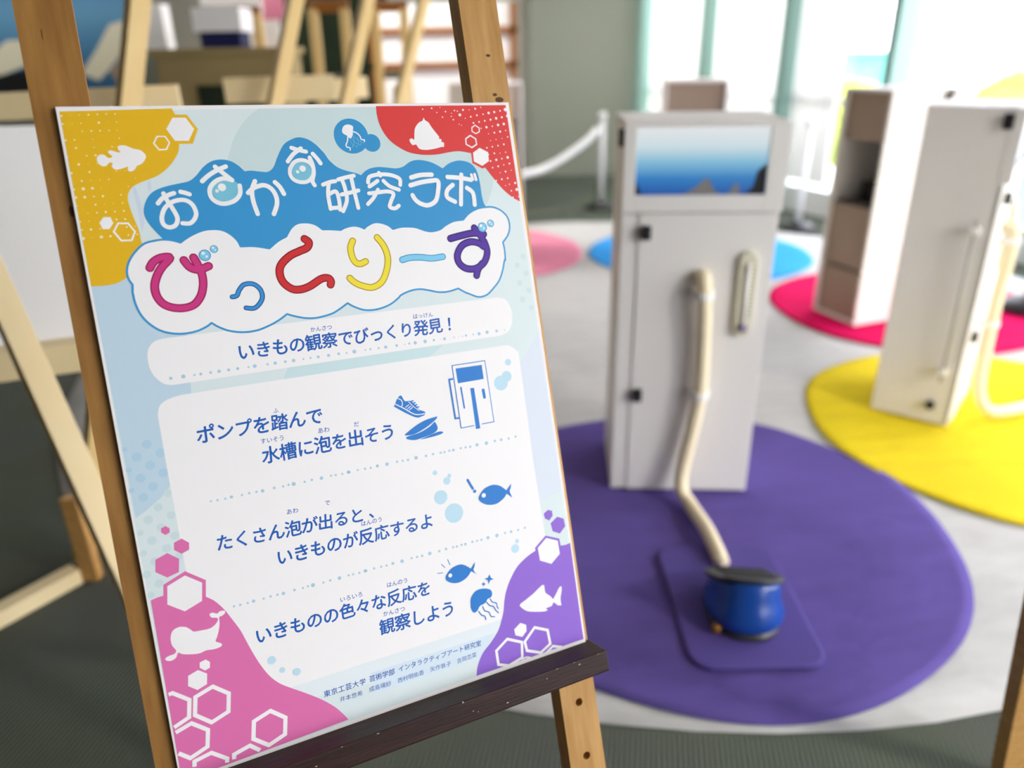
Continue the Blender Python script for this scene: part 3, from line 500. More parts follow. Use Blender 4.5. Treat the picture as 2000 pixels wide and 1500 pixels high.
  ('S','white',((86.8,93.2),(89,100.4),(93,109.4),(96.3,119.9),(93.5,127.4),(87,129.6),(81.7,126.2),(81,118.8),(85.6,108.9),(94.8,102.5),(106,101.4),(113.2,106.3),(115.9,115.4),(113.7,121.9),(108.1,126.7),(100.6,126.2)),4.62,0,0),
  ('S','white',((104,92.4),(108.6,93.9),(112.5,95.6)),4.69,0,0),
  ('P','eye',((136.2,93.1),(140,86.2),(148.5,82.6),(155.7,82.2),(164.5,86.5),(163.9,94.3),(156.7,103),(147.6,105.5),(139.5,102.7))),
  ('S','white',((127.7,82.2),(135.3,76.3),(144.6,71.2),(154.6,67.4)),4.81,0,0),
  ('S','white',((143.5,67.2),(149.9,73.7),(158.9,82.7)),4.83,0,0),
  ('S','white',((158.9,82.7),(150.3,80.3),(141.2,83.3),(134.4,90.4),(134,99.4),(139,105.7),(147.2,108),(157.8,105.3),(164.8,98.2),(166,89.1)),4.81,0,0),
  ('D','white',(147,89.9),4.24),
  ('D','white',(141.2,93.6),1.89),
  ('S','white',((173.7,97.6),(180.4,92.6),(191.6,90),(199.6,94.5),(203.4,103.5),(202.7,112.7),(197.7,122.9)),5.02,0,0),
  ('S','white',((183.1,85),(178.2,95.1),(177.7,107.3),(180.1,121.6)),4.95,0,0),
  ('S','white',((204.7,87.3),(209.2,93),(212.5,100.9)),5.05,0,0),
  ('D','eye',(236.8,76.9),11.22),
  ('S','white',((222.7,64.6),(230.2,56.6),(239.8,50.3)),4.64,0,0),
  ('S','white',((229.4,49.3),(237.1,52.2),(245.1,54.2)),4.66,0,0),
  ('S','white',((248.2,61.2),(250.2,69.2),(250.1,78.6),(247.1,87.9),(248.8,93.1)),4.72,0,0),
  ('S','white',((252.5,57),(256.9,63.1),(259.7,68.3)),4.73,0,0),
  ('S','white',((224,72.7),(229.5,66),(237.6,63.5),(245.8,66.2),(250.2,73.1),(248.8,81.7),(242.2,88),(233.5,88.8),(226,85.3),(223,78.9),(224,72.7)),4.4,1,0),
  ('D','white',(238.1,73.4),3.59),
  ('D','white',(231.9,76.8),1.86),
  ('S','white',((258.6,93),(266.5,90.5),(273.4,89.6)),4.62,0,0),
  ('S','white',((265.5,91.7),(262.6,104.6),(262.8,121.4)),4.62,0,0),
  ('S','white',((264.6,103.9),(272.4,101.7),(274.4,111.7),(273.8,123.2)),4.66,0,0),
  ('S','white',((263.5,120.6),(273.7,120.5)),4.66,0,0),
  ('S','white',((277.4,87.9),(286.7,85.9),(296.5,84.3)),4.68,0,0),
  ('S','white',((278.6,105.6),(288.7,104),(299.3,101.9)),4.7,0,0),
  ('S','white',((281.5,88.1),(283.5,97.8),(283.7,112.3),(277.1,125.1)),4.69,0,0),
  ('S','white',((293,85.4),(294,101.6),(295.9,122.4)),4.72,0,0),
  ('S','white',((327.6,82.5),(328.8,85.9)),4.65,0,0),
  ('S','white',((312.4,93.2),(315.7,86.5),(328.7,84.4),(342.2,85.9),(352.1,90.8),(351.9,98.2)),4.7,0,0),
  ('S','white',((324.4,91.9),(318.8,95.2),(313.3,98.1)),4.63,0,0),
  ('S','white',((331.7,92.2),(338.3,99.1),(349.3,103.9)),4.69,0,0),
  ('S','white',((311.6,106.2),(322.7,105.7),(334.7,105.2),(341.6,108.4),(337.1,117.2),(334.6,123.7),(340.5,126),(346.1,123.1)),4.7,0,0),
  ('S','white',((323.2,102.4),(316.1,111.8),(308.2,118.7)),4.63,0,0),
  ('S','white',((367.3,90),(379.5,87.6),(394.4,87.8)),5.5,0,0),
  ('S','white',((364.9,99.4),(378.1,96.6),(391.7,95.3),(401.2,96.1),(399.7,107.5),(394.6,119.9),(384.2,124.9),(374.7,122.6),(368.5,117.5),(365.5,111.6)),5.58,0,0),
  ('S','white',((414.7,91.7),(430.5,93.5),(445.9,96.7)),5.52,0,0),
  ('S','white',((433.9,89.7),(430.3,109.3),(427.4,126.6)),5.52,0,0),
  ('S','white',((420.2,101.9),(411.8,108.2),(410.4,116.6),(420.1,122.9)),5.46,0,0),
  ('S','white',((439,106.6),(446,113.6),(446.1,128.3)),5.58,0,0),
  ('S','white',((447.5,90.4),(448.8,96.5)),3.6,0,0),
  ('S','white',((452.1,90.1),(453.1,97)),3.61,0,0),
 ]),
 ('title_letter', 'title_banner', 'magenta cartoon letter', [
  ('S','magd',((60.7,170.9),(65,165.1),(73,161.1),(82.1,161.8),(72.7,171),(66.7,179.2),(62.2,190.4),(62.9,202.3),(69.4,211.9),(82.3,216.8),(96.4,215.4),(105.4,207.1),(110.1,195.6),(111.1,183.7),(108.6,174.5)),8.92,0,0),
  ('S','magd',((95.4,166),(100.3,174.1),(108.8,177.5),(119.2,174.6)),9.2,0,0),
  ('S','magd',((105.5,164),(107.9,170.7),(109.5,177.6)),9.19,0,0),
  ('S','mag',((60.7,170.9),(65,165.1),(73,161.1),(82.1,161.8),(72.7,171),(66.7,179.2),(62.2,190.4),(62.9,202.3),(69.4,211.9),(82.3,216.8),(96.4,215.4),(105.4,207.1),(110.1,195.6),(111.1,183.7),(108.6,174.5)),6.13,0,0),
  ('S','mag',((95.4,166),(100.3,174.1),(108.8,177.5),(119.2,174.6)),6.33,0,0),
  ('S','mag',((105.5,164),(107.9,170.7),(109.5,177.6)),6.32,0,0),
 ]),
 ('title_letter', 'title_banner', 'small blue cartoon letter', [
  ('S','navy',((138.1,210.9),(143.2,209.9),(146.7,204.2),(152.8,198.7),(162.3,199),(168.7,205.1),(170.3,213.8),(166.4,221.1),(159.4,226),(150.7,224.7)),5.43,0,0),
  ('S','blue2',((138.1,210.9),(143.2,209.9),(146.7,204.2),(152.8,198.7),(162.3,199),(168.7,205.1),(170.3,213.8),(166.4,221.1),(159.4,226),(150.7,224.7)),3.32,0,0),
 ]),
 ('title_letter', 'title_banner', 'red cartoon letter', [
  ('S','crimd',((227.3,153.7),(231.6,158),(228.3,164),(219.2,167.2),(207.6,171.6),(197,180),(193.3,189),(195.3,200.2),(203.8,209),(213.6,210.8),(225,208.1),(238.8,201.3),(246.9,201.2),(249.7,205.2),(248.5,209.1)),9.22,0,0),
  ('S','crim',((227.3,153.7),(231.6,158),(228.3,164),(219.2,167.2),(207.6,171.6),(197,180),(193.3,189),(195.3,200.2),(203.8,209),(213.6,210.8),(225,208.1),(238.8,201.3),(246.9,201.2),(249.7,205.2),(248.5,209.1)),6.45,0,0),
 ]),
 ('title_letter', 'title_banner', 'yellow cartoon letter', [
  ('S','yeld',((282.8,160.7),(279,168.5),(279.1,178.2),(282,185.8),(287.4,188.4),(294.4,186.2)),8.15,0,0),
  ('S','yeld',((313.1,159.1),(319.8,170.4),(322.2,185.5),(317.3,201.6),(309.1,213.1),(296.9,217.6),(284.1,213.7),(276.6,208.8),(272.4,203.9)),8.32,0,0),
  ('S','yel',((282.8,160.7),(279,168.5),(279.1,178.2),(282,185.8),(287.4,188.4),(294.4,186.2)),5.86,0,0),
  ('S','yel',((313.1,159.1),(319.8,170.4),(322.2,185.5),(317.3,201.6),(309.1,213.1),(296.9,217.6),(284.1,213.7),(276.6,208.8),(272.4,203.9)),5.99,0,0),
 ]),
 ('title_letter', 'title_banner', 'light blue bar-shaped letter', [
  ('S','blue3',((340.2,188.5),(350.1,186.8),(364.2,187.7),(378.1,190.2),(392.8,189.5)),8.27,0,0),
  ('S','lblue',((340.2,188.5),(350.1,186.8),(364.2,187.7),(378.1,190.2),(392.8,189.5)),6.2,0,0),
 ]),
 ('title_letter', 'title_banner', 'purple cartoon letter', [
  ('S','purd',((406.7,168),(420.6,165.7),(437.9,163.8),(452.7,166.2)),9.37,0,0),
  ('S','purd',((440.8,157.4),(446.9,166.6),(452.7,178.4),(453.6,190.8),(446.9,202.4),(434.4,208.5),(421.4,206.9),(413.3,199.2),(412.8,188.8),(420.5,178.3),(432.4,174.4),(443.4,176.7),(449.8,181.7)),9.31,0,0),
  ('S','purd',((444.8,203.1),(438.1,209.4),(434.5,217.3)),9.42,0,0),
  ('S','pur',((406.7,168),(420.6,165.7),(437.9,163.8),(452.7,166.2)),6.13,0,0),
  ('S','pur',((440.8,157.4),(446.9,166.6),(452.7,178.4),(453.6,190.8),(446.9,202.4),(434.4,208.5),(421.4,206.9),(413.3,199.2),(412.8,188.8),(420.5,178.3),(432.4,174.4),(443.4,176.7),(449.8,181.7)),6.09,0,0),
  ('S','pur',((444.8,203.1),(438.1,209.4),(434.5,217.3)),6.16,0,0),
 ]),
 ('lettering_bubble', 'title_banner', 'tiny shiny light blue bubble', [
  ('D','blue3',(117.3,162.6),6.21),
  ('D','lblue',(117.3,162.6),5.34),
  ('D','white',(115.9,160.2),1.86),
  ('D','white',(118.9,164),1.24),
 ]),
 ('lettering_bubble', 'title_banner', 'tiny shiny light blue bubble', [
  ('D','blue3',(127.8,156.7),4.22),
  ('D','lblue',(127.8,156.7),3.63),
  ('D','white',(126.8,155.1),1.26),
  ('D','white',(128.9,157.7),0.84),
 ]),
 ('lettering_bubble', 'title_banner', 'tiny shiny light blue bubble', [
  ('D','blue3',(452.2,157.4),6.18),
  ('D','lblue',(452.2,157.4),5.31),
  ('D','white',(450.6,155.2),1.85),
  ('D','white',(454,158.7),1.24),
 ]),
 ('lettering_bubble', 'title_banner', 'tiny shiny light blue bubble', [
  ('D','blue3',(464.4,153.4),4.76),
  ('D','lblue',(464.4,153.4),4.09),
  ('D','white',(463.2,151.8),1.43),
  ('D','white',(465.8,154.4),0.95),
 ]),
 ('jellyfish_bubble', '', 'small blue bubble with a white jellyfish', [
  ('D','blue',(301.1,37.9),20.6),
  ('D','blue',(324.7,46.6),10.56),
  ('P','white',((291.4,30.1),(294,25.9),(298.9,24.2),(303.9,25.6),(305,28),(303.6,32.8),(303.4,36),(301.9,38.4),(300.4,40.4),(298.3,39.9),(296.2,37.4),(293,35.4),(291.2,33.3))),
  ('S','white',((303.6,32.5),(308.3,34.5),(311.7,38.6),(312.4,41.9),(316.1,42.8),(315.9,44.7)),1.47,0,0),
  ('S','white',((296.9,38.2),(295.5,43.8),(293.3,47.7),(293.8,50.5),(297.2,51.5),(297.1,54.3)),1.45,0,0),
  ('S','eye',((300.8,39.9),(304.8,45.7),(311,48.3)),0.41,0,0),
  ('S','eye',((302.8,37.6),(308.6,42.6),(314.6,46.8)),0.41,0,0),
  ('S','eye',((298.9,41.5),(300.4,47.2),(305.7,50.5)),0.41,0,0),
  ('S','eye',((303.4,39.2),(303.1,45.6),(299.6,51.9)),0.41,0,0),
  ('S','eye',((308.3,39.3),(308.1,45.8),(305.5,51.3)),0.41,0,0),
  ('S','eye',((312.1,41.9),(311.3,46.7),(309.2,49)),0.41,0,0),
 ]),
 ('yellow_corner', '', 'yellow corner patch with a white fish', [
  ('P','gold',((3.2,5.1,1),(109.7,3.2,1),(112,9.9,1),(123.7,10.1,1),(132.5,25.7,1),(124.8,41.3,1),(111,41.3,1),(108.6,50),(101,60.7),(92.1,69.1),(81.7,75.2),(67.5,80.2),(59,84.1),(53.4,90.3),(51.5,98),(52.4,108.2),(54.5,119.8),(56.7,130.1),(57,140.3),(57.5,145.9,1),(47.1,156.8,1),(38.7,176.3,1),(36.9,179,1),(28.4,183.2),(17.8,184.9),(2.8,184.4,1))),
  ('G','white',((108.8,13.1),(122,13.3),(128.8,25.6),(121.2,38.2),(107.4,37.8),(100.7,25))),
  ('S','white',((90.4,32.7),(98.3,32.9),(101.5,39.7),(97.3,46.6),(90.1,46.8),(85.9,39.8)),1.4,1,1),
  ('G','white',((25.6,114.2),(31.9,114.6),(33.8,121.2),(29.3,127),(22.9,126.5),(20.9,119.8))),
  ('S','white',((38.2,121.7),(47.6,122.4),(52.8,131.6),(48.2,140.2),(38.3,139.8),(32.7,130)),1.78,1,1),
  ('P','white',((29.2,55),(30.5,51.5),(33.6,49.8),(37.3,50.6),(39.4,53.2),(42.6,53.4),(44.1,52),(42.3,49.8),(40.7,47.6),(42.5,45.8),(45.7,46.4),(49.3,47.9),(52.5,48),(50.8,45.1),(50.9,42.3),(53.7,41),(58.1,41.4),(62.4,43.4),(65.4,44.9),(71.7,46.6),(75.6,51),(75.7,54.6),(73,58.8),(69.3,61.6),(65.8,62.9),(64,65.7),(61,68.1),(57.1,67.9),(56.6,65.3),(57.2,63.2),(54.4,64.1),(50.3,65.3),(46.3,66),(43.3,64.8),(42.1,61.9),(43.2,59.3),(41.2,58.3),(39,59.6),(36.8,61.6),(33.5,61.9),(30.2,59.2))),
  ('N','cream',((4.4,9.5,1.04),(12.7,9.1,0.29),(20.8,8.9,0.53),(28.9,8.8,0.79),(37.3,8.5,0.8),(45.6,8.3,0.8),(53.8,8.3,0.67),(4.3,17.7,1.04),(12.6,17.6,0.39),(20.7,17.3,0.53),(37.3,17.1,1.07),(45.6,16.9,0.3),(53.9,16.8,0.68),(20.5,25.7,0.66),(28.9,25.4,0.8),(37.1,25.4,0.67),(45.5,25.3,0.67),(53,25.3,0.41),(4,34.3,1.04),(12.2,34.1,0.79),(28.9,33.9,0.4),(53.8,33.6,0.68),(12.2,42.4,1.05),(28.8,42.3,0.53),(45.6,42.1,0.67),(3.8,50.8,0.52),(20.5,50.6,0.79),(28.8,50.4,1.06),(11.9,59.2,1.18),(20.5,58.8,0.29),(28.8,58.8,0.53),(3.7,67.6,1.31),(20.4,67.3,0.93),(45.5,67.3,0.54),(53.9,67.4,0.41),(11.9,76,0.92),(20.2,76,0.4),(28.7,75.8,0.4),(37,75.8,0.67),(62.3,75.7,0.41),(3.6,84.3,1.05),(11.9,84.2,1.58),(20.3,84.1,1.33),(28.6,84.2,0.29),(54.2,83.9,0.55),(3.6,92.6,1.44),(11.9,92.7,1.32),(20.3,92.6,0.8),(28.6,92.7,1.07),(45.7,92.3,0.81),(3.6,101,0.66),(20.4,101,0.93),(28.8,100.9,0.29),(37.2,100.7,0.4),(45.8,100.9,0.68),(3.7,109.1,0.39),(12,109.2,0.4),(20.3,109.3,0.8),(28.7,109.2,1.07),(37.2,109.3,0.81),(45.7,109.2,0.95),(3.7,117.6,0.79),(11.9,117.5,0.53),(37.4,117.6,0.95),(45.6,117.8,0.95),(3.7,126,0.92),(12,126.1,1.06),(20.5,126,0.67),(45.7,126.1,0.82),(54.1,126,0.55),(3.5,134.7,1.72),(12.1,134.7,0.4),(20.4,134.6,1.6),(28.9,134.5,1.08),(45.9,134.6,0.68),(37.3,134.4,0.41),(54.4,134.6,0.82))),
 ]),
 ('red_corner', '', 'red corner patch with a white fish', [
  ('P','red',((337.1,3.2,1),(510.2,3.6,1),(510.9,128,1),(500.9,122.1),(488.9,110.8),(479.2,98),(472.9,89),(468.3,82.1,1),(464.6,83.4,1),(451.7,75.9,1),(451.9,63.3,1),(435.9,60.4),(422.8,61.1),(407.8,63.1),(395.1,63.5),(382.7,62.5),(369.1,59.2),(357.9,53),(348.7,45.4),(341.8,35.4),(337.7,23.9),(336.5,12.5))),
  ('G','white',((464.7,57.1),(475.6,63),(474.9,74.3),(464.8,79.9),(454,73.9),(454.6,62.8))),
  ('S','white',((462.8,28.4),(468.1,32.1),(467.4,36.9),(462.3,39.1),(457.6,36.2),(458,31.4)),1.26,1,1),
  ('S','white',((454.2,41.1),(461,45.6),(461.2,52.6),(454.1,56.4),(446.9,52),(447.3,45.2)),1.62,1,1),
  ('P','white',((395.4,17.5,1),(396.6,20.9),(400.6,23.8),(404.1,30.2),(409.9,38.7),(412.1,42.2),(410.9,43.8),(414.1,44.8),(414.2,48.1),(417,49.1),(416.2,54.1),(412.9,54.3),(403.5,56.2),(392.5,57.2),(383.8,55.6),(380.2,50.4),(375.7,50.8),(372.9,46.9),(373,43.6),(376.2,42.8),(378.6,44.2),(380,38),(381.6,31.4),(385,26.5),(389.1,23.2),(392.9,21.6))),
  ('N','white',((395.7,7.5,0.86),(407.6,6.5,1.04),(418.9,5.6,0.52),(413.6,11.9,0.7),(425.4,10.9,0.88),(437.6,9.7,0.89),(449.4,9,1.25),(420.3,17.6,0.88),(433,13,0.53),(444.1,15.2,1.78),(441.5,10.6,0.71),(434.4,21,0.88),(432.3,16.9,0.71),(458.7,17.7,1.08),(466.4,7.8,1.26),(457.7,9.1,0.54),(474.4,6.2,0.73),(484.4,13.4,1.64),(492.5,12.3,1.47),(501.1,10.9,1.11),(508.8,9.4,2.22),(476.3,14.9,0.91),(467.5,16.1,1.08),(450.9,19.6,0.54),(461.2,25.6,1.08),(469.2,24.4,1.09),(477.3,23.2,1.09),(485.7,21.9,1.28),(493.9,20.3,1.65),(502.2,19.1,1.29),(510.5,17.6,1.86),(441.3,26.8,0.53),(444.2,28.2,0.53),(478.4,31.3,1.46),(470.6,32.5,0.73),(486.9,30.3,0.92),(495.3,28.9,1.66),(503.7,27.7,1.67),(488.5,38.5,1.1),(496.9,37.3,1.29),(504.9,36.1,0.74),(480,39.7,0.55),(489.4,47.2,0.55),(498,46.2,0.55),(506.5,44.4,0.93),(481.4,48.4,0.55),(499.5,53.8,1.11),(491,55.1,0.92),(482.7,56.3,0.92),(474.8,57.4,0.91),(500.4,63.9,0.74),(492.4,64.8,0.55),(484.2,64.7,1.1),(475.9,65.9,0.73),(502.3,70.6,1.67),(493.8,71.9,0.92),(485.6,73.1,1.47),(477.2,74.3,1.1),(503.6,78.6,1.12),(495.2,80,0.74),(487,81.4,1.11),(478.8,82.8,0.92),(496.4,88.6,1.11),(504.9,87.3,0.56),(488.4,89.7,0.55),(498,97.2,1.11),(489.5,98.2,1.11),(481.3,99.5,1.1),(499.2,105.2,0.74),(507.8,103.9,1.5),(508.8,112.4,1.87),(500.7,113.6,0.93),(493.5,106.6,0.56),(501.9,122.1,0.93),(509.9,121.7,0.75))),
 ]),
 ('pink_corner', '', 'pink corner patch with a white whale and hexagons', [
  ('P','pink',((4.2,521.9,1),(10.5,520.6),(16.9,520.2,1),(17,519.8,1),(18.8,508.6,1),(41.9,499.8,1),(60.8,515,1),(57.8,533.1,1),(65.5,539.9),(73.6,551.7),(80.1,565.4),(86.5,580),(91.2,595.8),(96.1,611.7),(102.3,628.2),(109.2,641.8),(118,652.9),(128.8,661.8),(145.5,674.5),(160.9,687.3),(173.3,700.1),(181.2,711.3),(186.6,720.8,1),(41.2,724,1),(1.9,723.6,1))),
  ('G','white',((41.1,504.4),(56.6,516.8),(53.3,536.5),(34.7,542.9),(19.1,530.7),(22.3,511.1))),
  ('G','pink',((31,446.6),(34.6,450.2),(33.9,454.5),(29.4,456.1),(25.7,452.4),(26.4,448.1))),
  ('G','pink',((44.3,463.9),(50.9,470.2),(49.7,477.7),(41.6,480.2),(35,474.2),(36.3,466.5))),
  ('G','pink',((28,475.8),(38.4,485),(35.8,499.1),(23.8,501.9),(13.4,493.1),(15.5,480))),
  ('P','white',((7.6,587.9),(11.3,586),(16.8,585.5),(19.4,582.5),(16.4,575.4),(16.4,567),(19.6,560.3),(26.1,558.1),(32.7,560),(36.9,564.1),(39.9,567.3),(46.8,568.2),(55.1,568.8),(61.1,566.8),(65.4,562.6),(65.2,559.4),(59.8,557.3),(58.3,553.4),(61.4,552.3),(66,554.6),(69.1,553),(74,553.7),(73.9,556.5),(70.4,558.6),(67.4,559.3),(66.7,566.1),(64.7,573.3),(61.8,580.3),(59.7,584.6),(65,588.8),(63.9,591.9),(56.9,592.6),(48.6,591.5),(41.3,592.6),(31.9,590.7),(24.7,588),(21,585.3),(18.2,589.8),(13.8,591.8),(9.2,590.7))),
  ('G','white',((46.3,601.2),(50.3,605.2),(49.1,611.5),(43.9,613),(39.2,608.3),(40.1,602.6))),
  ('G','white',((37.1,610.2),(45.4,617),(43.4,628.4),(33.1,631.7),(24.7,624.4),(26.5,613.4))),
  ('S','white',((48.6,633),(63.4,646),(59.8,665.8),(41.2,671.7),(26.2,658),(29.8,638.6)),4.37,1,1),
  ('S','white',((102.9,680.3),(117.6,693.6),(114.1,712.3),(95.1,718.4),(80.2,705.3),(83.9,686)),4.57,1,1),
  ('S','white',((4.5,627.3),(8.3,626.6),(23.5,639.6),(20.1,658.3),(4,664.1)),4.3,0,1),
  ('S','white',((4.6,670.1),(21.3,665.6),(36.2,678.6),(32.8,696.6),(14.2,702.9),(3.7,693.4)),4.36,0,1),
  ('S','white',((16.6,713.7),(17.6,707.8),(35.5,704.8),(50.2,717.1),(49.2,721.5)),4.37,0,1),
  ('S','white',((56.9,720.5),(57.8,715.2),(75.3,711.4),(85,720.7)),4.5,0,1),
 ]),
 ('purple_corner', '', 'purple corner patch with a white shark', [
  ('P','viol',((512.6,588,1),(505,588.9),(497.9,588,1),(497.2,578.2,1),(477.7,569.2,1),(459.9,581.4,1),(460.1,585.2,1),(446.7,590),(431.2,598.9),(419.1,612.1),(411.1,624.6),(406.3,636.1),(402.2,651.4),(398.3,660.8),(391.4,673.4),(378.7,685.9),(365.4,696.3),(356.5,709.8),(352.6,722.1,1),(511.9,722.8,1))),
  ('G','white',((478.2,572.5),(494.7,580.4),(494.9,598.6),(480.3,608.7),(464.5,600),(463.8,582.4))),
  ('G','viol',((486.6,536.2),(492.4,538.7),(492.6,545.3),(486.3,550.7),(480.4,546.5),(479.8,539.8))),
  ('G','viol',((498.8,548.5),(508,553.1),(509,563.8),(499.3,571.7),(489.1,566),(487.9,554.9))),
  ('P','white',((426.3,649.8),(435.7,645.5),(447.7,640.5),(454.4,636.8),(462.3,632.8,1),(465.2,633.7,1),(465.1,640.8,1),(465.9,644.8),(471.8,650.8),(475.2,655.9,1),(480.2,650.7),(486.7,643.1),(490.4,642.2,1),(489.6,648.6),(486.4,658.2),(486.3,667.6,1),(480.9,666.1),(475.4,660.7),(471.7,664.3),(463.2,665.2),(464.9,667.6),(460.6,668.6),(448.7,665.7),(437.1,661.7),(430.8,657))),
  ('G','white',((423.2,673.2),(431,678),(430.5,686.3),(423.1,692.4),(413.9,687.3),(413.2,679.1))),
  ('S','white',((401.7,688.5),(421.4,698.9),(418.8,719),(398.4,723.5),(384.3,717.4),(384.3,699)),3.55,1,1),
  ('S','white',((442.5,685.3),(460.6,694.5),(461.6,713.8),(445.9,721.1),(426.9,712.2),(425.5,699.6)),3.65,1,1),
  ('S','white',((451.4,725.3),(465.1,718.1),(477.9,723.5)),3.5,0,1),
  ('S','white',((416.8,721.1),(424.6,720.5),(430.3,722.7)),2.28,0,1),
 ]),
 ('printed_bubble', 'instruction_panel', '', [
  ('D','bub',(460.3,333.1),4.28),
 ]),
 ('printed_bubble', 'instruction_panel', '', [
  ('D','bub',(455.4,351.1),7.07),
 ]),
 ('printed_bubble', 'instruction_panel', '', [
  ('D','bub',(446,358.2),9.62),
 ]),
 ('printed_bubble', 'instruction_panel', '', [
  ('D','bub',(339.3,454.1),2.97),
 ]),
 ('printed_bubble', 'instruction_panel', '', [
  ('D','bub',(357.3,461.8),2.65),
 ]),
 ('printed_bubble', 'instruction_panel', '', [
  ('D','bub',(353.1,467.5),4.76),
 ]),
 ('printed_bubble', 'instruction_panel', '', [
  ('D','bub',(342,486),8.78),
 ]),
 ('printed_bubble', 'instruction_panel', '', [
  ('D','bub',(356,509.5),12.25),
 ]),
 ('printed_bubble', 'instruction_panel', '', [
  ('D','bub',(435.9,566),2.82),
 ]),
 ('printed_bubble', 'instruction_panel', '', [
  ('D','bub',(431.6,575.1),5.63),
 ]),
 ('printed_bubble', 'instruction_panel', '', [
  ('D','bub',(113.6,623.8),4.58),
 ]),
 ('printed_bubble', 'instruction_panel', '', [
  ('D','bub',(123.1,638.6),3.08),
 ]),
 ('printed_bubble', 'instruction_panel', '', [
  ('D','bub',(138.4,645.8),4.36),
 ]),
 ('booth_icon', 'instruction_panel', 'blue outline booth icon', [
  ('S','icon',((381.8,342.5),(376.5,342.5),(376.9,392.2),(382.1,392.5)),2.31,0,1),
  ('G','white',((383.1,325.8),(428.2,326.2),(428.3,405.8),(382.6,405.5))),
  ('S','icon',((383.1,325.8),(428.2,326.2),(428.3,405.8),(382.6,405.5)),1.1,1,1),
  ('G','icon',((387,330.2),(423.1,330.9),(423,349.1),(387.3,349.1))),
  ('S','icon',((390.4,354.9),(390.9,381.1)),2.15,0,0),
  ('G','white',((400.3,398.3),(411.7,398.6),(411,409.1),(400.4,409.3))),
  ('G','icon',((402.7,357.8),(408,358.1),(408.2,410.7),(402.2,410.5))),
  ('S','icon',((420,363.1),(420.2,372.4)),4.01,0,0),
 ]),
 ('shoe_icon', 'instruction_panel', 'blue sports shoe icon', [
  ('P','icon',((311.8,351.8),(315.5,359.2),(322.4,360.4),(328.4,367.1),(331.9,372.8),(338.4,376.6),(338.2,380),(334.9,381.4),(324.7,380.9),(302.4,364.7),(302.6,361.7),(306.7,354.8))),
  ('S','white',((303.4,361.2),(314,368.8),(325.7,377.7),(338,379.1)),1.2,0,0),
  ('S','white',((306.7,354.3),(311,357.3),(312,361.3),(310.8,364.8)),1.02,0,0),
  ('S','white',((315.1,367),(319.6,364.7)),0.85,0,0),
  ('S','white',((317.4,369.1),(321.7,366.8)),0.85,0,0),
  ('S','white',((319.6,370.8),(323.9,368.5)),0.86,0,0),
  ('S','white',((320.1,361.1),(324.8,367.3),(331.7,374)),0.86,0,0),
  ('S','icon',((322.3,361.1),(325.9,360.7)),1.54,0,0),
  ('S','icon',((324.5,363.8),(328.1,363.4)),1.54,0,0),
  ('S','icon',((326.3,366.7),(329.9,366.3)),1.55,0,0),
  ('S','icon',((328.3,369.6),(331.9,369.3)),1.55,0,0),
 ]),
 ('pump_icon', 'instruction_panel', 'blue foot pump icon', [
  ('P','icon',((308.8,400.5),(312.8,397.5),(326.3,390.7),(339.4,386.7),(353.6,385.2,1),(351.5,388.4),(339.9,394.9),(326.5,400.1),(317.4,401.8))),
  ('P','icon',((310.6,405.6),(312,402.8),(328.2,400.8),(341.5,396.1),(349.2,391,1),(351.5,396.2),(351.2,401.4),(344.5,405.3),(326.1,408.6),(318.1,408.4))),
  ('P','icon',((327.7,409.6),(336.1,407.5),(345.4,405.5),(353.8,404.4),(358.1,406.1),(355,408),(343,409.3))),
 ]),
 ('fish_icon', 'instruction_panel', 'blue fish icon with an exclamation mark', [
  ('S','icon',((380.8,472.3),(383.2,478.5),(385.8,484.5)),3.06,0,0),
  ('D','icon',(387.8,488.5),2.17),
  ('P','icon',((391.6,499.2),(395.5,492.9),(403.1,487.4),(414,485.9),(423.2,489.2),(431.4,497,1),(436,492.9),(439.4,489.9,1),(438,495.2),(435.9,499.6),(438.2,508.6,1),(434.1,504.3),(431,501.5,1),(426.3,506.2),(415.7,511),(404.2,510.1),(395.4,505.4))),
  ('D','white',(399.1,496.4),2.92),
 ]),
 ('fish_icon', 'instruction_panel', 'blue fish icon with three rays', [
  ('P','icon',((332,587.2),(335.6,581.7),(342.3,577.1),(351.9,575.4),(359,577.7),(366.9,584.5,1),(370.7,580.8),(373.7,577.5,1),(372.3,583),(370.3,587.3),(373.4,593.9,1),(369.8,590.4),(366.7,588,1),(360.1,594.1),(350.1,597.6),(341,596.5),(333.9,592.2))),
  ('D','white',(338.5,585.8),2.48),
  ('S','icon',((338.3,565.1),(340.3,572.3)),0.89,0,0),
  ('S','icon',((329.3,568.8),(333.2,574)),0.88,0,0),
  ('S','icon',((322.7,578.9),(329.3,579.8)),0.88,0,0),
 ]),
 ('jellyfish_icon', 'instruction_panel', 'blue jellyfish icon with two sparkles', [
  ('G','icon',((390.9,598.4),(391.7,603.3),(395.5,606.2),(390.6,606.4),(387.5,610.7),(387.2,605.5),(383.1,602.2),(388.1,602.3))),
  ('G','icon',((381.4,605.9),(382,608.2),(383.7,609.6),(381.7,610),(380.1,611.7),(379.9,609.4),(377.8,608),(379.9,607.7))),
  ('P','icon',((359.4,629.8),(361.3,621.3),(369.1,614.5),(379.6,614.3),(388.6,618.3),(390.4,624.2),(388,628.1),(383,629.4),(378.5,633.5),(371.5,635.1),(366.8,640.1),(361.9,641),(359.1,635.1))),
  ('S','icon',((386.7,630.1),(388.9,634.7),(394.2,638.1),(394.4,642.7),(395.9,645.5)),1.29,0,0),
  ('S','icon',((380.9,632.4),(384.5,638),(389.8,641.3),(391.8,646.5),(395,651.1)),1.29,0,0),
  ('S','icon',((375,637),(376.9,643),(382.2,646.4),(384.1,652.4),(389,654.4)),1.28,0,0),
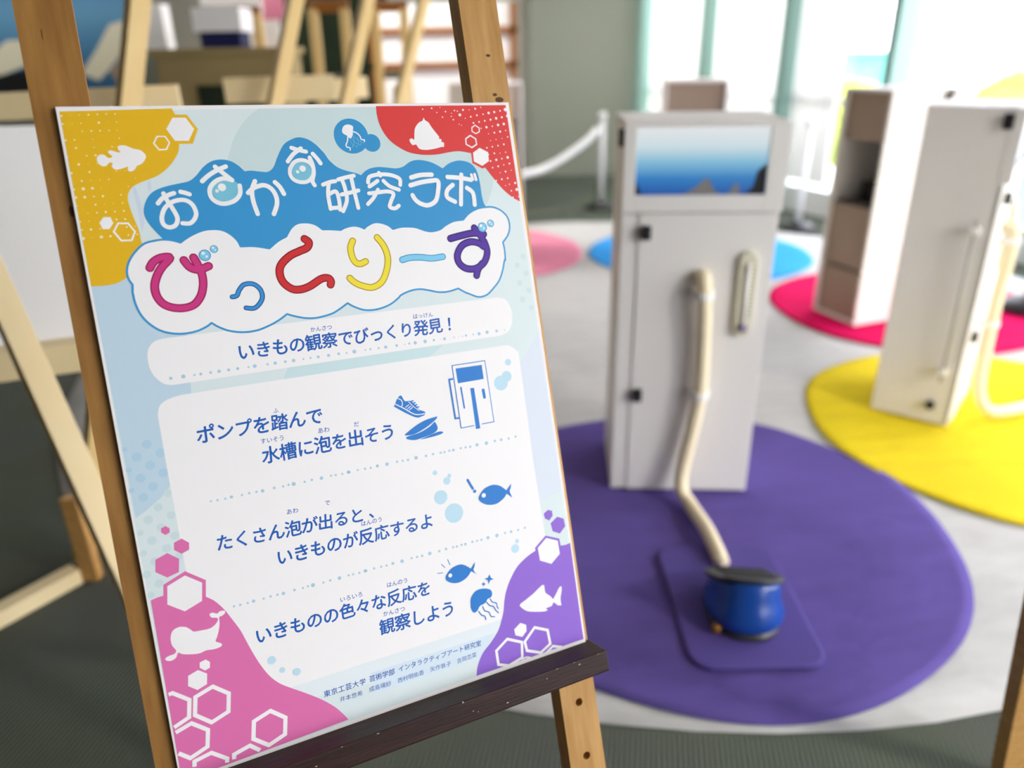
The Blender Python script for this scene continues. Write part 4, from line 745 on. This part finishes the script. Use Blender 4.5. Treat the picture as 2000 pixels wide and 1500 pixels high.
  ('S','icon',((368.9,641.6),(371.5,646.9),(375.8,649.9),(376.6,654.4)),1.28,0,0),
 ]),
 ('credit_lines', '', 'two small lines of blue credits', [
  ('T','ink','東京工芸大学',(167.5,682),(210,682.2),1,0.01),
  ('T','ink','芸術学部',(222,681.8),(246.3,682.1),1,0.01),
  ('T','ink','インタラクティブアート研究室',(258.5,681.3),(361.8,682.2),1,0.01),
  ('T','ink','井本悠希',(183.8,694.3),(204.8,694.8),1,0),
  ('T','ink','成島璃紗',(219.4,694.1),(240.4,694.7),1,0),
  ('T','ink','西村明佑香',(255,694.8),(282.5,694.8),1,0),
  ('T','ink','矢作敦子',(297.3,694.7),(318.5,695.3),1,0),
  ('T','ink','吉岡恋菜',(333.1,695.4),(353.7,694.9),1,0),
 ]),
]

def smooth_closed(pts, k=6):
    n = len(pts); out = []; cor = [len(p) > 2 for p in pts]; P = [Vector(p[:2]) for p in pts]
    for i in range(n):
        b, c = P[i], P[(i + 1) % n]; a = P[i - 1] if not cor[i] else b; d = P[(i + 2) % n] if not cor[(i + 1) % n] else c
        if cor[i] and cor[(i + 1) % n]: out.append(b); continue
        for j in range(k):
            t_ = j / k; out.append(0.5 * ((2 * b) + (c - a) * t_ + (2 * a - 5 * b + 4 * c - d) * t_ * t_ + (3 * b - a - 3 * c + d) * t_ ** 3))
    return out
def fill(mb, pts, col, z):
    v = [Vector((p[0], p[1], 0)) for p in pts]; tr = tessellate_polygon([v])
    vs = [pl(p.x, p.y, z) for p in v]; fs = []
    for a, b, c in tr:
        s = (v[b] - v[a]).cross(v[c] - v[a]).z; fs.append((a, b, c) if s < 0 else (c, b, a))
    mb.add(vs, fs, col)
def disc_(mb, x, y, r, col, z, n=20): mb.add([pl(x + r * math.cos(2 * PI * k / n), y - r * math.sin(2 * PI * k / n), z) for k in range(n)], [tuple(range(n))], col)
def stroke_(mb, pts, w, closed, sharp, col, z):
    P = [Vector(p[:2]) for p in pts]; cor = [len(p) > 2 for p in pts]
    if closed: Q = list(P) if sharp else smooth_closed(pts, 5)
    else: Q = list(P) if sharp or len(P) < 3 else crv(P, 7)
    n = len(Q); h = w / 2
    if sharp:   # mitred polygon outline
        L = []; R_ = []
        for i in range(n):
            a = Q[i - 1] if (closed or i) else None; c = Q[(i + 1) % n] if (closed or i < n - 1) else None; b_ = Q[i]
            d1 = (b_ - a).normalized() if a is not None else (c - b_).normalized(); d2 = (c - b_).normalized() if c is not None else d1
            n1 = Vector((-d1.y, d1.x)); n2 = Vector((-d2.y, d2.x)); m_ = (n1 + n2).normalized(); q = h / max(0.35, m_.dot(n1)); L.append(b_ + m_ * q); R_.append(b_ - m_ * q)
        for i in range(n if closed else n - 1):
            j = (i + 1) % n; q = [L[i], R_[i], R_[j], L[j]]
            mb.add([pl(p.x, p.y, z) for p in q], [(0, 1, 2, 3) if (q[1] - q[0]).cross(q[2] - q[0]) < 0 else (3, 2, 1, 0)], col)
        return
    # one connected ribbon with round ends; each piece lies a hair above the last where a stroke crosses itself
    L = []; R_ = []
    for i in range(n):
        a = Q[i - 1] if (closed or i) else Q[i]; c = Q[(i + 1) % n] if (closed or i < n - 1) else Q[i]; d_ = (c - a).normalized(); nn = Vector((-d_.y, d_.x)) * h; L.append(Q[i] + nn); R_.append(Q[i] - nn)
    m_ = n if closed else n - 1; dz = (0.000008 if n > 40 else 0.0) / m_
    vs = []; fs = []
    for i in range(n + 1 if closed else n): vs += [pl(L[i % n].x, L[i % n].y, z + dz * i), pl(R_[i % n].x, R_[i % n].y, z + dz * i)]
    for i in range(m_):
        q = (2 * i, 2 * i + 1, 2 * i + 3, 2 * i + 2); s_ = (R_[i] - L[i]).cross(R_[(i + 1) % n] - L[i]); fs.append(q if s_ < 0 else tuple(reversed(q)))
    mb.add(vs, fs, col)
    if not closed:
        for p, d_, zz in ((Q[0], Q[0] - Q[1], z), (Q[-1], Q[-1] - Q[-2], z + dz * m_)):
            a0 = math.atan2(d_.y, d_.x); N_ = 10
            mb.add([pl(p.x + h * math.cos(a0 + PI / 2 - PI * k / N_), p.y + h * math.sin(a0 + PI / 2 - PI * k / N_), zz) for k in range(N_ + 1)], [tuple(range(N_ + 1))], col)
GL = {}
def glyph(ch, bold):
    if (ch, bold) in GL: return GL[ch, bold]
    c = bpy.data.curves.new('glyph', 'FONT'); c.body = ch; c.size = 1; c.resolution_u = 3; o = bpy.data.objects.new('glyph', c); C.objects.link(o)
    dg = bpy.context.evaluated_depsgraph_get(); me = bpy.data.meshes.new_from_object(o.evaluated_get(dg))
    g = ([v.co.copy() for v in me.vertices], [tuple(p.vertices) for p in me.polygons]); bpy.data.objects.remove(o); bpy.data.meshes.remove(me); bpy.data.curves.remove(c)
    GL[ch, bold] = g; return g
def text_(mb, s, a, b, k, bold, col, z):
    a, b = Vector(a), Vector(b); n = len(s); step = (b - a) / max(1, n - 1); em = step.length * k; rnd = random.Random(s)
    if n == 1: em = step.length * k
    an = math.atan2(step.y, step.x)
    for i, ch in enumerate(s):
        vs, fs = glyph(ch, 0); c0 = a + step * i; r_ = an + rnd.uniform(-0.05, 0.05); q = em * rnd.uniform(0.95, 1.02); ca, sa = math.cos(r_), math.sin(r_)
        if ch == '！': vs = [v + Vector((0.25, 0, 0)) for v in vs]
        if ch == '、': vs = [v + Vector((0.25, 0.1, 0)) for v in vs]
        for e_, (ox, oy) in enumerate(((-1, 0), (1, 0), (0, -1), (0, 1)) if bold else ((0, 0),)):
            out = []
            for v in vs:
                x, y = (v.x - 0.5 + ox * bold) * q, -(v.y - 0.37 + oy * bold) * q; x -= y * 0.06; out.append(pl(c0.x + x * ca - y * sa, c0.y + x * sa + y * ca, z + e_ * 0.000003))
            mb.add(out, fs, col)
PN = {}; SIB = {}; LEVEL = dict(printed_background=0.00002, subtitle_panel=0.0001, instruction_panel=0.0001)
for pn, par, label, items in ART:
    mb = MB(); lastc = None; z = LEVEL.get(pn, 0.00016 if not par else LEVEL.get(par, 0.00016) + 0.00004 + SIB.get(par, 0) * 0.000015); SIB[par] = SIB.get(par, 0) + 1
    for it in items:
        kd, col = it[0], it[1]
        if kd != 'T' or lastc != 'T': z += 0.00001 if kd in 'ST' else 0.000005
        lastc = kd
        if kd == 'G': fill(mb, it[2], col, z)
        elif kd == 'P': fill(mb, smooth_closed(it[2]), col, z)
        elif kd == 'S': stroke_(mb, it[2], it[3], it[4], it[5], col, z)
        elif kd == 'D': disc_(mb, it[2][0], it[2][1], it[3], col, z, 40)
        elif kd == 'N':
            for x, y, r in it[2]: disc_(mb, x, y, r, col, z, 14)
        elif kd == 'T': text_(mb, it[2], it[3], it[4], it[5], it[6], col, z)
    o = mb.build(pn, PN.get(par, po))
    if pn not in PN: PN[pn] = o
    if label: lab(o, label)

# ---------------------------------------------------------------- easels and boards behind, at the left
V = Vector
ea = thing('easel', 'pale wooden easel at the left edge, its slanting leg in front of a white board', 'easel', (-0.6906, 1.2392, 0))
O = V(ea.location)
def rel(p, o=None): return tuple(V(p) - (O if o is None else o))
MB().beam(rel((-0.6906, 1.2392, 0.02)), rel((-1.328, 1.7914, 1.5811)), 0.056, 0.032, 'wood2', (1, 1.3, 0)).build('leg', ea, bevel=0.002)
MB().beam(rel((-1.3638, 1.9465, 0.03)), rel((-1.5478, 1.6689, 0.03)), 0.05, 0.055, 'wood2', (0, 0, 1)).build('floor_bar', ea, bevel=0.002)
MB().beam(rel((-1.3243, 1.9583, 0.002)), rel((-1.3243, 1.9583, 0.3)), 0.05, 0.035, 'wood', (1, 0, 0)).build('short_post', ea, bevel=0.002)

em = thing('easel', 'pine easel behind the poster, its mast rising left of the poster top', 'easel', (-1.3844, 2.0234, 0)); O = V(em.location)
MB().beam(rel((-1.3844, 2.0234, 0.02)), rel((-0.987, 2.4631, 1.8639)), 0.056, 0.05, 'woodbg', (1, 1.0, 0)).build('mast', em, bevel=0.002)
MB().beam(rel((-1.5508, 2.3449, 1.3698)), rel((-1.002, 2.5034, 1.3827)), 0.075, 0.03, 'wood2', (0, 0, 1)).build('clamp_bar', em, bevel=0.003)
MB().beam(rel((-1.5291, 1.6316, 0.8177)), rel((-1.035, 1.8725, 0.7996)), 0.075, 0.07, 'wood2', (0, 0, 1)).build('ledge', em, bevel=0.003)
bo = MB(); bo.add([(-1.5399, 1.6566, 0.8555), (-1.0458, 1.8975, 0.8374), (-1.1145, 2.0762, 1.3408), (-1.6086, 1.8353, 1.3589), (-1.5424, 1.6616, 0.8534), (-1.0483, 1.9025, 0.8353), (-1.117, 2.0812, 1.3387), (-1.6111, 1.8403, 1.3568)], [(0, 1, 2, 3), (7, 6, 5, 4), (0, 4, 5, 1), (1, 5, 6, 2), (2, 6, 7, 3), (3, 7, 4, 0)], 'paper')
tag(bo.build('display_board'), 'large blank white board behind the left leg of the front easel', 'board')
def mast_easel(label, base, m0, m1, c0, c1, w=0.05, side=(1, 0.9, 0)):
    global O
    e_ = thing('easel', label, 'easel', base, 0, 'wooden easels standing behind the poster'); O = V(base)
    MB().beam(rel(m0), rel(m1), w, 0.045, 'woodbg', side).build('mast', e_, bevel=0.002)
    MB().beam(rel(c0), rel(c1), 0.09, 0.03, 'wood2', (0, 0, 1)).build('clamp_bar', e_, bevel=0.003)
    f = V(m0); MB().beam(rel((f.x - 0.25, f.y, 0.045)), rel((f.x + 0.25, f.y, 0.045)), 0.05, 0.06, 'woodbg', (0, 0, 1)).build('foot_bar', e_, bevel=0.002)
mast_easel('pine easel with a slanting mast above the middle of the poster', (-1.1421, 2.3539, 0), (-1.1421, 2.3539, 0.02), (-0.7091, 3.1684, 1.8787), (-1.0555, 3.057, 1.3755), (-0.6647, 3.1676, 1.3788))
mast_easel('pine easel with a slanting mast, second to the right above the poster', (-1.017, 2.9544, 0), (-1.017, 2.9544, 0.02), (-0.5376, 3.7945, 1.9373), (-0.7982, 3.6456, 1.3482), (-0.643, 3.7572, 1.3538))
mast_easel('dull brown easel mast in front of the slatted rack', (-0.9013, 3.6095, 0), (-0.9013, 3.6095, 0.02), (-0.3346, 4.4886, 2.0263), (-0.5906, 4.2767, 1.2937), (-0.5165, 4.3285, 1.2873))

# ---------------------------------------------------------------- far left furniture
def chair(label, x, y, ztop, w, yaw, seat='slate'):
    t = thing('chair', label, 'chair', (x, y, 0.022), yaw, 'wooden chairs behind the easels'); k = 0.055
    for sx_ in (-1, 1):
        MB().beam((sx_ * (w / 2 - k / 2), 0.0, 0), (sx_ * (w / 2 - k / 2), 0.06, ztop), k, k, 'woodbg', (1, 0, 0)).build('leg', t, bevel=0.004)
        MB().beam((sx_ * (w / 2 - k / 2), -0.42, 0), (sx_ * (w / 2 - k / 2), -0.42, 0.42), k, k, 'woodbg', (1, 0, 0)).build('leg', t, bevel=0.004)
    lab(MB().box((-w / 2, 0.035, ztop - 0.02), (w / 2, 0.085, ztop + 0.045), 'brown').build('top_rail', t, bevel=0.006), 'brown top rail')
    MB().box((-w / 2, -0.45, 0.42), (w / 2, 0.0, 0.47), seat).build('seat', t, bevel=0.01)
    MB().box((-w / 2 + k, 0.03, ztop - 0.42), (w / 2 - k, 0.05, ztop - 0.36), seat).build('back_rail', t, bevel=0.004)
    return t
chair('pale wooden chair with brown top rail, left of the others, behind the olive cabinet', -1.706, 5.200, 1.707, 0.382, 0.000)
chair('pale wooden chair with brown top rail, between two easel masts', -1.052, 5.000, 1.719, 0.241, 0.000)
chair('pale wooden chair with brown top rail, left of the slatted rack', -0.745, 5.400, 1.731, 0.238, 0.000)
ps = thing('sea_picture', 'large blue sea picture on a stand at the upper left', 'picture', (-3.0773, 5.6, 0), 0.25)
MB().box((-0.62, 0, 1.14), (0.62, 0.03, 2.17), 'sea').build('picture', ps)
def rock_print(pts, m): MB().loft([[(x, -0.002, z + 0.42) for x, z in pts], [(x, -0.004, z + 0.42) for x, z in pts]], m).build('printed_rock', ps)
rock_print([(-0.62, 1.02), (-0.42, 1.06), (-0.22, 1.19), (-0.12, 1.19), (-0.10, 1.05), (-0.3, 0.98), (-0.62, 0.95)], 'gauge')
rock_print([(0.18, 0.98), (0.30, 1.12), (0.42, 1.28), (0.54, 1.31), (0.58, 1.20), (0.48, 1.12), (0.36, 1.0), (0.28, 0.93)], 'gauge')
rock_print([(-0.62, 0.73), (-0.62, 0.95), (-0.3, 0.98), (-0.1, 1.02), (-0.06, 0.73)], 'black')
rock_print([(0.36, 0.985), (0.5, 1.12), (0.6, 1.18), (0.62, 0.90), (0.42, 0.87)], 'kbrown')
for sx_ in (-0.5, 0.5): MB().box((sx_ - 0.025, 0.03, 0), (sx_ + 0.025, 0.07, 1.6), 'woodbg').build('support', ps, bevel=0.003)
oc = thing('cabinet', 'olive brown cabinet above the top left of the poster', 'cabinet', (-1.4223, 4.1, 0.012)); MB().box((-0.31, 0, 0.04), (0.31, 0.4, 1.489), 'olive').build('cabinet_body', oc, bevel=0.004); MB().box((-0.33, -0.02, 1.489), (0.33, 0.42, 1.489 + 0.03), 'olive').build('cabinet_top', oc, bevel=0.004)
lab(MB().box((-0.12, -0.012, 0.15), (0.22, 0, 1.489 - 0.14), 'darkgreen').build('cabinet_door', oc), 'dark green cloth front'); MB().box((-0.29, 0.02, 0), (0.29, 0.38, 0.04), 'black').build('plinth', oc)
gs = thing('paper_stand', 'white paper block on a grey pedestal, right of the tall mast', 'stand', (-2.016, 4.9, 0.012)); MB().box((-0.10, -0.1, 0), (0.10, 0.1, 1.519), 'wgrey').build('pedestal', gs, bevel=0.004); lab(MB().box((-0.06, -0.06, 1.519), (0.06, 0.06, 1.519 + 0.24), 'paper').build('paper_block', gs, bevel=0.006), 'white block')
nb = tag(MB().box((-1.5353, 4.22, 1.531), (-1.3353, 4.38, 1.606), 'navy2').build('box'), 'small navy box standing on the olive cabinet', 'box')
wb = tag(MB().box((-1.5553, 4.2, 1.6065), (-1.3153, 4.4, 1.716), 'paper').build('paper_stack'), 'white paper stack lying on top of the navy box', 'paper')
ws = tag(MB().box((-1.6894, 5.5, 0), (-1.4794, 5.53, 1.7024), 'paper').build('white_sheet'), 'upright narrow white sheet left of the slanting mast', 'board')
p1 = tag(MB().box((-2.0026, 5.6, 1.7329), (-1.6026, 5.62, 2.0629), 'paper').build('picture'), 'pale picture above the left chair', 'picture')
p2 = tag(MB().box((-1.7495, 5.9, 1.7139), (-1.5395, 5.92, 2.0439), 'mpink').build('picture'), 'pink and purple picture left of the slanting mast', 'picture')
rkx = thing('slatted_rack', 'cream rack with orange-brown rails behind the right leg of the front easel', 'rack', (-0.5087, 7.75, 0))
for z in (1.669, 1.373): lab(MB().box((-0.75, -0.02, z - 0.03), (0.62, 0.03, z + 0.03), 'brown').build('rail', rkx, bevel=0.004), 'orange-brown rail')
MB().box((-0.72, 0.03, 0.35), (0.6, 0.05, 1.9), 'paper').build('back_board', rkx, bevel=0.003)
for x in (-0.72, 0.58): MB().box((x - 0.03, -0.02, 0), (x + 0.03, 0.05, 1.9), 'brown').build('side_post', rkx, bevel=0.004)
MB().box((-0.5, -0.3, 0), (0.3, -0.05, 0.72), 'kbrown').build('lower_box', rkx, bevel=0.004)
# easel leg at the right edge
er = thing('easel', 'pale wooden easel leg cropped at the lower right corner', 'easel', (1.0688, 1.1805, 0)); O = V(er.location)
MB().beam(rel((1.0688, 1.1805, 0.015)), rel((0.9202, 1.1101, 1.0017)), 0.056, 0.032, 'wood', (1, 0.2, 0)).build('leg', er, bevel=0.002)
# housings and glowing panels for the added fill lamps, above the frame
LL = ('added fill light panel behind the camera at the right', 'added fill light panel over the easels at the left', 'added fill light panel over the chairs', 'added fill light panel in front of the grey partition')
for (lx, ly, en), ll in zip(FILL_LAMPS, LL):
    cl = thing('added_fill_panel', ll, 'ceiling light', (lx, ly, 3.0), 0, 'added fill light panels'); MB().box((-0.65, -0.2, -0.06), (0.65, 0.2, 0), 'sill').build('fill_panel_housing', cl, bevel=0.004); MB().box((-0.6, -0.15, -0.064), (0.6, 0.15, -0.0605), 'fillon').build('fill_diffuser', cl)
